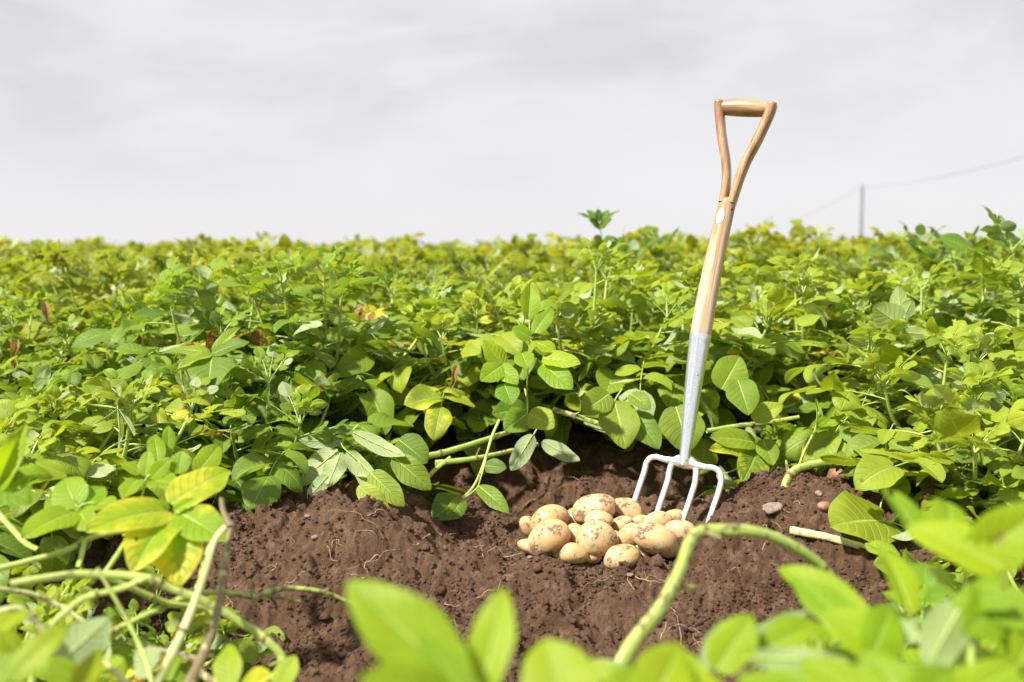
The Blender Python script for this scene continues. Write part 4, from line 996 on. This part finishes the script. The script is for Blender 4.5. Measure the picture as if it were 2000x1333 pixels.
# limp pale leaves hanging beside the hollow
leafy_thing('limp_leaf', 'limp leaf with pale silvery undersides hanging left of the hollow', 'compound leaf', [
    D(b=(690, 845, 2.32), t=(792, 892, 2.28), wr=.28, tint=.9, up=(0, 1, -.7), fold=.2), D(b=(665, 862, 2.34), t=(582, 860, 2.32), wr=.35, tint=1, up=(0, 1, -.7)),
    D(b=(660, 880, 2.32), t=(572, 945, 2.28), wr=.5, tint=1, up=(.3, 1, -.4), wave=.08), D(b=(665, 885, 2.32), t=(640, 948, 2.26), wr=.55, tint=1, up=(0, 1, -.2), wave=.08),
    D(b=(680, 882, 2.32), t=(718, 935, 2.28), wr=.5, tint=1, up=(-.2, 1, -.3), wave=.08), D(b=(700, 900, 2.3), t=(735, 975, 2.26), wr=.45, tint=.9, up=(0, 1, -.2)),
    D(b=(770, 895, 2.3), t=(842, 958, 2.28), wr=.55, tint=.4, up=(0, -1, .6)), D(b=(725, 925, 2.28), t=(790, 990, 2.25), wr=.5, tint=.7, up=(0, -1, .5)),
    D(b=(640, 930, 2.28), t=(600, 975, 2.24), wr=.5, tint=.9, up=(0, 1, -.2)), D(b=(780, 860, 2.36), t=(835, 905, 2.34), wr=.85, tint=.25, up=(0, -1, .7)), D(b=(700, 950, 2.26), t=(760, 1000, 2.24), wr=.5, tint=.9, yel=.3, up=(0, -1, .5))],
    stalk=[(700, 830, 2.36), (680, 850, 2.34), (668, 870, 2.32), (700, 900, 2.3), (730, 930, 2.28)])
leafy_thing('drooping_leaf', 'small leaves on the drooping shoot resting in the hollow', 'compound leaf', [
    D(b=(935, 950, 2.44), t=(994, 1004, 2.38), wr=.42, tint=.5, up=(.3, -1, .5)), D(b=(900, 975, 2.42), t=(845, 1015, 2.36), wr=.85, tint=.2, up=(0, -1, .8)),
    D(b=(905, 975, 2.42), t=(872, 1017, 2.36), wr=.5, tint=.6, up=(.2, -1, .5)), D(b=(948, 910, 2.46), t=(990, 915, 2.44), wr=.7, tint=.2, up=(0, -1, .6))],
    stalk=[(950, 895, 2.47), (940, 930, 2.45), (930, 955, 2.44), (900, 978, 2.42)])
leafy_thing('drooping_leaf', 'folded grey green leaf hanging above the hollow wall', 'compound leaf', [
    D(b=(1040, 850, 2.56), t=(998, 920, 2.50), wr=.42, tint=.3, up=(0, 1, -.3)), D(b=(1060, 862, 2.56), t=(1133, 900, 2.52), wr=.4, tint=.3, up=(0, 1, -.8))], stalk=[(1050, 835, 2.58), (1042, 850, 2.56)])
# hanging leaves above the hollow
leafy_thing('hanging_leaf', 'pair of big drooping leaves hanging left of the steel socket', 'compound leaf', [
    D(b=(1200, 785, 2.5), t=(1222, 878, 2.42), wr=.72, tint=.45, up=(0, -1, .4)), D(b=(1235, 808, 2.5), t=(1288, 878, 2.44), wr=.6, tint=.45, up=(.1, -1, .4)),
    D(b=(1190, 770, 2.5), t=(1135, 808, 2.46), wr=.75, tint=.4, up=(0, -1, .5)), D(b=(1232, 770, 2.5), t=(1270, 800, 2.46), wr=.7, tint=.4, up=(0, -1, .6)), D(b=(1320, 795, 2.5), t=(1345, 885, 2.45), wr=.9, tint=.3, up=(0, -1, .4))],
    stalk=[(1215, 760, 2.55), (1205, 775, 2.52), (1200, 785, 2.5)])
leafy_thing('hanging_leaf', 'pair of round leaves hanging over the middle of the hollow', 'compound leaf', [
    D(b=(1030, 808, 2.44), t=(985, 842, 2.40), wr=.85, tint=.6, up=(0, -1, .4)), D(b=(1033, 808, 2.44), t=(1083, 836, 2.40), wr=.85, tint=.75, up=(.2, -1, .5)), D(b=(1028, 800, 2.46), t=(960, 810, 2.42), wr=.7, tint=.3, up=(0, -1, .6))],
    stalk=[(1025, 760, 2.5), (1030, 785, 2.46), (1030, 808, 2.44)])
leafy_thing('hanging_leaf', 'grey green round leaf hanging at the left of the first row', 'compound leaf', [
    D(b=(415, 695, 2.42), t=(408, 767, 2.34), wr=.88, tint=.2, up=(0, -1, .35)), D(b=(415, 692, 2.42), t=(488, 668, 2.42), wr=.5, tint=.2, up=(0, -.7, 1)),
    D(b=(413, 694, 2.42), t=(345, 722, 2.38), wr=.45, tint=.9, up=(0, -.6, 1), fold=.5), D(b=(418, 690, 2.43), t=(470, 640, 2.48), wr=.4, tint=1, up=(0, -.6, 1), fold=.6), D(b=(410, 690, 2.44), t=(330, 685, 2.45), wr=.4, tint=.5)],
    stalk=[(480, 700, 2.56), (440, 698, 2.48), (415, 695, 2.42)])
leafy_thing('hanging_leaf', 'bright upright leaf cluster in the middle of the first row', 'compound leaf', [
    D(b=(1032, 625, 2.42), t=(1036, 552, 2.46), wr=.55, tint=.85, up=(.2, -1, .2), fold=.5), D(b=(985, 720, 2.38), t=(943, 665, 2.38), wr=.6, tint=.95, up=(0, -1, .7)), D(b=(985, 712, 2.38), t=(938, 745, 2.34), wr=.7, tint=1, up=(0, -1, .5)),
    D(b=(975, 715, 2.38), t=(1012, 752, 2.34), wr=.6, tint=.9, up=(0, -1, .5)), D(b=(1060, 700, 2.38), t=(1135, 712, 2.34), wr=.5, tint=.9, up=(0, -1, .9)), D(b=(1060, 712, 2.38), t=(1118, 762, 2.32), wr=.6, tint=.9, up=(0, -1, .5)),
    D(b=(1035, 660, 2.4), t=(1000, 640, 2.4), wr=.8, tint=.95, up=(0, -1, .6)), D(b=(1045, 650, 2.4), t=(1080, 600, 2.44), wr=.5, tint=.8, up=(-.3, -1, .3)), D(b=(985, 750, 2.36), t=(1000, 792, 2.32), wr=.9, tint=.5, up=(0, -1, .4)),
    D(b=(1050, 670, 2.4), t=(1085, 690, 2.38), wr=.9, tint=.95), D(b=(1020, 690, 2.4), t=(1030, 720, 2.36), wr=.9, tint=.8, up=(0, -1, .4))],
    stalk=[(1028, 800, 2.46), (1030, 740, 2.42), (1034, 680, 2.4), (1034, 625, 2.42)], mats=[LEAF_NEAR, STEM])
leafy_thing('potato_shoot', 'lone dark leafy shoot standing above the skyline left of the fork handle', 'potato shoot', [
    D(b=(1170, 438, 4.3), t=(1128, 417, 4.28), wr=.42, tint=0, up=(0, -.4, 1)), D(b=(1168, 432, 4.3), t=(1146, 411, 4.32), wr=.5, tint=.1, up=(.4, -1, .4)), D(b=(1170, 432, 4.3), t=(1168, 408, 4.3), wr=.6, tint=0, up=(0, -1, .3)),
    D(b=(1172, 434, 4.3), t=(1190, 410, 4.3), wr=.5, tint=.1, up=(-.4, -1, .4)), D(b=(1172, 438, 4.3), t=(1210, 412, 4.28), wr=.42, tint=0, up=(0, -.4, 1)), D(b=(1171, 444, 4.3), t=(1195, 428, 4.25), wr=.6, tint=0, up=(0, -1, .6)),
    D(b=(1171, 444, 4.3), t=(1150, 430, 4.25), wr=.6, tint=0, up=(0, -1, .6)), D(b=(1176, 478, 4.3), t=(1160, 462, 4.25), wr=.7, tint=.1, up=(0, -1, .6)), D(b=(1177, 478, 4.3), t=(1200, 464, 4.25), wr=.6, tint=.1, up=(0, -1, .6)),
    D(b=(1178, 490, 4.3), t=(1158, 480, 4.25), wr=.7, tint=.1, up=(0, -1, .6)), D(b=(1178, 490, 4.3), t=(1215, 478, 4.25), wr=.6, tint=.1, up=(0, -1, .6))],
    stalk=[(1185, 560, 4.3), (1178, 490, 4.3), (1174, 460, 4.3), (1170, 436, 4.3)], rad=.0035)
# leaves on the right mound
leafy_thing('heart_shaped_leaf', 'broad heart shaped leaf lying on the right mound', 'leaf', [
    D(b=(1722, 1018, 2.0), t=(1622, 1028, 1.94), wr=1.02, tint=.55, yel=.22, up=(0, -.75, 1), heart=.8, wave=.04)], stalk=[(1790, 1040, 2.0), (1755, 1025, 2.01), (1722, 1018, 2.0)])
leafy_thing('leaf_shoot', 'twisted narrow bright leaves standing on the right mound', 'leafy shoot', [
    D(b=(1722, 965, 2.12), t=(1662, 892, 2.1), wr=.28, tint=.95, fold=.7, up=(.4, -1, .3)), D(b=(1730, 962, 2.12), t=(1690, 900, 2.14), wr=.3, tint=.9, fold=.6, up=(.5, -1, .3)),
    D(b=(1735, 955, 2.12), t=(1700, 895, 2.1), wr=.3, tint=.8, fold=.6), D(b=(1745, 975, 2.1), t=(1772, 935, 2.1), wr=.8, tint=.6, up=(0, -1, .6))],
    stalk=[(1718, 1000, 2.08), (1722, 980, 2.1), (1735, 955, 2.12)], mats=[LEAF_NEAR, STEM])
leafy_thing('leaf_shoot', 'small leaves on the thin shoot at the back of the right mound', 'leafy shoot', [
    D(b=(1594, 838, 2.22), t=(1592, 778, 2.24), wr=.35, tint=.9, fold=.8, up=(.6, -1, .2)), D(b=(1597, 832, 2.22), t=(1618, 815, 2.2), wr=.6, tint=.9, up=(0, -1, .5)), D(b=(1588, 848, 2.22), t=(1600, 838, 2.2), wr=.6, tint=.9)], mats=[LEAF_NEAR, STEM])
leafy_thing('hanging_leaf', 'green and yellow edged leaves hanging right of the fork', 'compound leaf', [
    D(b=(1475, 865, 2.5), t=(1385, 855, 2.46), wr=.5, tint=.7, yel=.2, up=(0, -.8, .8)), D(b=(1465, 880, 2.5), t=(1385, 878, 2.44), wr=.4, tint=.7, yel=.55, up=(0, -.8, .8)), D(b=(1480, 880, 2.5), t=(1450, 942, 2.42), wr=.7, tint=.5, yel=.5, up=(0, -1, .3)),
    D(b=(1490, 860, 2.5), t=(1510, 910, 2.45), wr=.7, tint=.4, up=(0, -1, .4)), D(b=(1470, 820, 2.5), t=(1530, 790, 2.5), wr=.6, tint=.9, up=(0, -1, .8)), D(b=(1410, 760, 2.48), t=(1445, 695, 2.5), wr=.9, tint=.7, up=(0, -1, .5)),
    D(b=(1440, 740, 2.48), t=(1462, 812, 2.42), wr=.75, tint=.5, up=(0, -1, .4))], stalk=[(1500, 850, 2.55), (1475, 880, 2.5), (1440, 915, 2.48), (1405, 928, 2.46)])
leafy_thing('leaf_shoot', 'pale shoot of rounded leaves rising above the plants right of the fork', 'leafy shoot', [
    D(b=(1763, 630, 2.45), t=(1755, 558, 2.47), wr=.55, tint=1, yel=.1, up=(0, 1, .2)), D(b=(1766, 640, 2.45), t=(1705, 598, 2.44), wr=.75, tint=1, up=(0, 1, .2)), D(b=(1767, 618, 2.45), t=(1783, 585, 2.45), wr=.85, tint=1, up=(0, 1, .1)),
    D(b=(1768, 650, 2.44), t=(1815, 655, 2.42), wr=.6, tint=1, up=(0, 1, .2))], stalk=[(1815, 672, 2.5), (1785, 650, 2.46), (1768, 635, 2.45), (1766, 615, 2.45)], mats=[LEAF_NEAR, STEM], rad=.0026)
leafy_thing('withered_leaf', 'shrivelled grey green leaflets hanging in the left plants', 'compound leaf', [
    D(b=(228, 800, 2.0), t=(185, 828, 1.98), wr=.3, tint=1, yel=.1, fold=1.2, up=(0, 1, -.3)), D(b=(230, 802, 2.0), t=(232, 868, 1.96), wr=.3, tint=1, yel=.6, fold=1.1, up=(0, 1, -.2)),
    D(b=(233, 800, 2.0), t=(262, 852, 1.96), wr=.3, tint=1, yel=.1, fold=1.2, up=(0, 1, -.2)), D(b=(235, 798, 2.0), t=(270, 795, 1.98), wr=.28, tint=1, fold=1.2, up=(0, 1, -.2)), D(b=(226, 797, 2.0), t=(170, 790, 2.0), wr=.28, tint=1, fold=1.2, up=(0, 1, -.2))], stalk=[(228, 770, 2.02), (230, 800, 2.0)])
for (b, t, lab) in (((90, 590, 3.0), (98, 640, 2.98), 'dark brown dried leaf hanging in the left rows'), ((35, 665, 2.9), (28, 720, 2.88), 'brown shrivelled leaf hanging at the left edge'),
                    ((890, 715, 2.42), (880, 760, 2.40), 'rust brown dead leaf hanging in the middle of the first row'), ((1335, 970, 2.4), (1370, 950, 2.4), 'hidden')):
    if lab == 'hidden': continue
    leafy_thing('dead_leaf', lab, 'dead leaf', [D(b=b, t=t, wr=.45, tint=.5, yel=1.6, fold=1.0, wave=.1, curl=1.0, up=(.2, -1, .2))])
p = G(572, 1003, .004)
mb = MB(); big_leaf(mb, p + np.array([.010, .0, .002]), p + np.array([-.008, -.006, .003]), wr=.9, yel=.9, tint=1, seed=3, up=(0, -.5, 1)); o = mb.obj('leaf_scrap', [LEAF_NEAR, STEM]); tag(o, 'tiny bright yellow leaf scrap on the left soil ridge', 'leaf scrap')

# ------------------------------------------------------------------ out of focus plants close to the camera
NM = [LEAF_NEAR, STEM]
leafy_thing('foreground_leaf', 'blurred leaf cluster with two upright blades at the bottom centre', 'compound leaf', [
    D(b=(905, 1345, .66), t=(676, 1135, .70), wr=.46, tint=.75, up=(.35, -1, .5), fold=.35, curl=.3, puck=.004), D(b=(945, 1350, .68), t=(985, 1148, .72), wr=.46, tint=.85, up=(-.3, -1, .25), fold=.3, curl=.25, puck=.004),
    D(b=(930, 1380, .64), t=(815, 1240, .66), wr=.42, tint=.3, up=(.3, -1, .2), curl=.2, puck=.004), D(b=(1120, 1420, .66), t=(1060, 1250, .70), wr=.85, tint=.7, up=(0, -1, .3), curl=.5, puck=.004),
    D(b=(880, 1360, .62), t=(700, 1325, .60), wr=.5, tint=.8, up=(0, -.8, .8), puck=.004), D(b=(930, 1345, .7), t=(880, 1248, .74), wr=.35, tint=.5, up=(0, -1, .3), puck=.004)],
    stalk=[(950, 1480, .66), (930, 1400, .66), (905, 1345, .66)], mats=NM, rad=.003)
leafy_thing('foreground_leaf', 'blurred low leaves along the bottom edge right of centre', 'compound leaf', [
    D(b=(1240, 1420, .70), t=(1150, 1290, .74), wr=.6, tint=.7, up=(0, -1, .5)), D(b=(1260, 1400, .72), t=(1330, 1255, .76), wr=.7, tint=.8, up=(0, -1, .4)),
    D(b=(1235, 1330, .92), t=(1143, 1296, .94), wr=.5, tint=.4, up=(0, 1, -.3)), D(b=(1200, 1420, .66), t=(1240, 1300, .7), wr=.7, tint=.9, up=(0, -1, .5)),
    D(b=(1420, 1400, .74), t=(1300, 1300, .76), wr=.6, tint=.9, up=(0, -1, .6)), D(b=(1390, 1380, .8), t=(1290, 1262, .84), wr=.5, tint=.8, up=(0, -1, .5))], mats=NM)
leafy_thing('foreground_leaf', 'blurred upright leaves left of the white folded leaf at lower right', 'compound leaf', [
    D(b=(1400, 1310, .84), t=(1470, 1200, .86), wr=.62, tint=.6, up=(-.4, -1, .2)), D(b=(1380, 1310, .84), t=(1412, 1210, .86), wr=.4, tint=.5, up=(0, 1, 0)), D(b=(1480, 1280, .86), t=(1600, 1215, .88), wr=.5, tint=.4, up=(0, -.7, 1), fold=.5),
    D(b=(1450, 1285, .84), t=(1660, 1290, .82), wr=.22, tint=.9, up=(0, 1, -.4)), D(b=(1470, 1270, .86), t=(1580, 1195, .9), wr=.35, tint=.9, up=(0, 1, -.3)), D(b=(1420, 1390, .8), t=(1620, 1340, .76), wr=.5, tint=.7, up=(0, -.8, 1))], mats=NM)
leafy_thing('foreground_leaf', 'blurred broad leaf cluster over the lower right of the mound', 'compound leaf', [
    D(b=(1700, 1225, .92), t=(1520, 1110, .98), wr=.42, tint=.7, up=(.3, -1, .6), fold=.5), D(b=(1690, 1250, .90), t=(1545, 1130, .94), wr=.45, tint=.9, up=(.2, -1, .6)),
    D(b=(1740, 1270, .88), t=(1600, 1200, .90), wr=.6, tint=.7, up=(0, -1, .7)), D(b=(1780, 1200, .9), t=(1715, 1065, .95), wr=.50, tint=.85, up=(.4, -1, .4), fold=.4),
    D(b=(1700, 1290, .86), t=(1740, 1180, .9), wr=.6, tint=.8, up=(0, -1, .4))], mats=NM)
leafy_thing('foreground_leaf', 'blurred pale ribbed leaf folded upright in the lower right', 'compound leaf', [
    D(b=(1880, 1180, .86), t=(1810, 1310, .84), wr=.62, tint=1, up=(.2, 1, .0), curl=.2), D(b=(1885, 1330, .86), t=(1905, 1190, .88), wr=.55, tint=.9, up=(-.3, 1, .1)),
    D(b=(1730, 1215, .9), t=(1800, 1250, .88), wr=.7, tint=.3, up=(0, 1, -.6)), D(b=(1815, 1110, .9), t=(1870, 1150, .9), wr=.4, tint=1, up=(0, 1, .1))], mats=NM)
leafy_thing('foreground_leaf', 'blurred big leaves filling the right edge near the bottom', 'compound leaf', [
    D(b=(1960, 1110, .86), t=(1770, 1030, .90), wr=.55, tint=.8, up=(0, -.9, .9), fold=.3), D(b=(1885, 1110, .88), t=(2050, 980, .86), wr=.55, tint=.65, up=(.2, -1, .8), fold=.35),
    D(b=(1800, 1060, .95), t=(1725, 955, 1.0), wr=.5, tint=.8, up=(.4, -1, .4), fold=.4), D(b=(1850, 1060, .95), t=(1845, 980, 1.0), wr=.7, tint=1, up=(0, -1, .3), curl=.9),
    D(b=(1900, 1140, .84), t=(2040, 1240, .8), wr=.6, tint=.4, up=(0, -1, .8)), D(b=(1860, 1170, .84), t=(1990, 1180, .8), wr=.5, tint=.3, up=(0, -1, .9)),
    D(b=(1960, 1160, .84), t=(1880, 1240, .8), wr=.6, tint=.5, up=(0, -1, .5)), D(b=(1990, 1300, .8), t=(2040, 1180, .82), wr=.6, tint=.8, up=(0, -1, .4))],
    stalk=[(1900, 1400, .85), (1895, 1250, .86), (1885, 1110, .88)], mats=NM, rad=.004)
leafy_thing('foreground_leaf', 'blurred yellow green leaves in the bottom right corner', 'compound leaf', [
    D(b=(1760, 1420, .7), t=(1560, 1290, .74), wr=.5, tint=.7, yel=.15, up=(0, -.9, .9)), D(b=(1800, 1400, .72), t=(1680, 1270, .76), wr=.6, tint=.5, up=(0, -1, .6)), D(b=(1830, 1400, .74), t=(1990, 1290, .74), wr=.5, tint=.7, up=(0, -1, .7)),
    D(b=(1620, 1430, .7), t=(1440, 1320, .72), wr=.5, tint=.8, up=(0, -.9, .9)), D(b=(1760, 1430, .68), t=(1850, 1300, .72), wr=.5, tint=.6, up=(0, -1, .5)), D(b=(1880, 1440, .7), t=(2060, 1330, .7), wr=.5, tint=.9, up=(0, -1, .7))], mats=NM)
single_plant(0.62, 1.22, 41, 'blurred potato plant filling the bottom right behind the big leaves', mats=NM, height=.26, spread=.22, stems=6, nodes=6, leafL=.15, yellow=.03)
single_plant(0.36, 0.92, 42, 'blurred low potato plant at the bottom edge right of centre', mats=NM, height=.24, spread=.16, stems=6, nodes=6, leafL=.13, yellow=.03, z=0.0)
single_plant(0.58, 0.95, 43, 'blurred potato plant in the bottom right corner', mats=NM, height=.30, spread=.18, stems=6, nodes=6, leafL=.14, yellow=.03, z=0.0)
leafy_thing('foreground_leaf', 'bright soft focus leaves in the bottom left corner', 'compound leaf', [
    D(b=(20, 1330, .86), t=(135, 1220, .90), wr=.45, tint=.8, up=(.3, -.6, 1)), D(b=(-20, 1340, .86), t=(60, 1270, .88), wr=.6, tint=.8, up=(0, -.8, 1)), D(b=(140, 1370, .88), t=(200, 1265, .92), wr=.4, tint=1, up=(.4, -1, .4)),
    D(b=(120, 1290, 1.05), t=(215, 1205, 1.1), wr=.7, tint=.3, up=(0, 1, -.3)), D(b=(150, 1330, 1.0), t=(90, 1290, 1.0), wr=.7, tint=.5, up=(0, -1, .7)), D(b=(-10, 1240, 1.0), t=(50, 1190, 1.05), wr=.6, tint=.9), D(b=(40, 1280, 1.0), t=(-10, 1230, 1.0), wr=.6, tint=1)], mats=NM)
leafy_thing('leaf_shoot', 'upright green leaf standing at the bottom left of the bare soil', 'leafy shoot', [
    D(b=(450, 1345, 1.15), t=(445, 1258, 1.2), wr=.55, tint=.7, up=(0, -1, .2)), D(b=(545, 1345, 1.18), t=(578, 1280, 1.2), wr=.75, tint=1, up=(-.4, -1, .2)), D(b=(470, 1345, 1.15), t=(530, 1320, 1.12), wr=.6, tint=1, yel=.6, up=(0, -.8, 1)),
    D(b=(330, 1330, 1.15), t=(350, 1280, 1.18), wr=.5, tint=.9, up=(0, -1, .3)), D(b=(200, 1310, 1.15), t=(245, 1290, 1.15), wr=.8, tint=.9), D(b=(300, 1310, 1.25), t=(265, 1270, 1.28), wr=.8, tint=.9, up=(0, 1, -.6))], mats=NM)
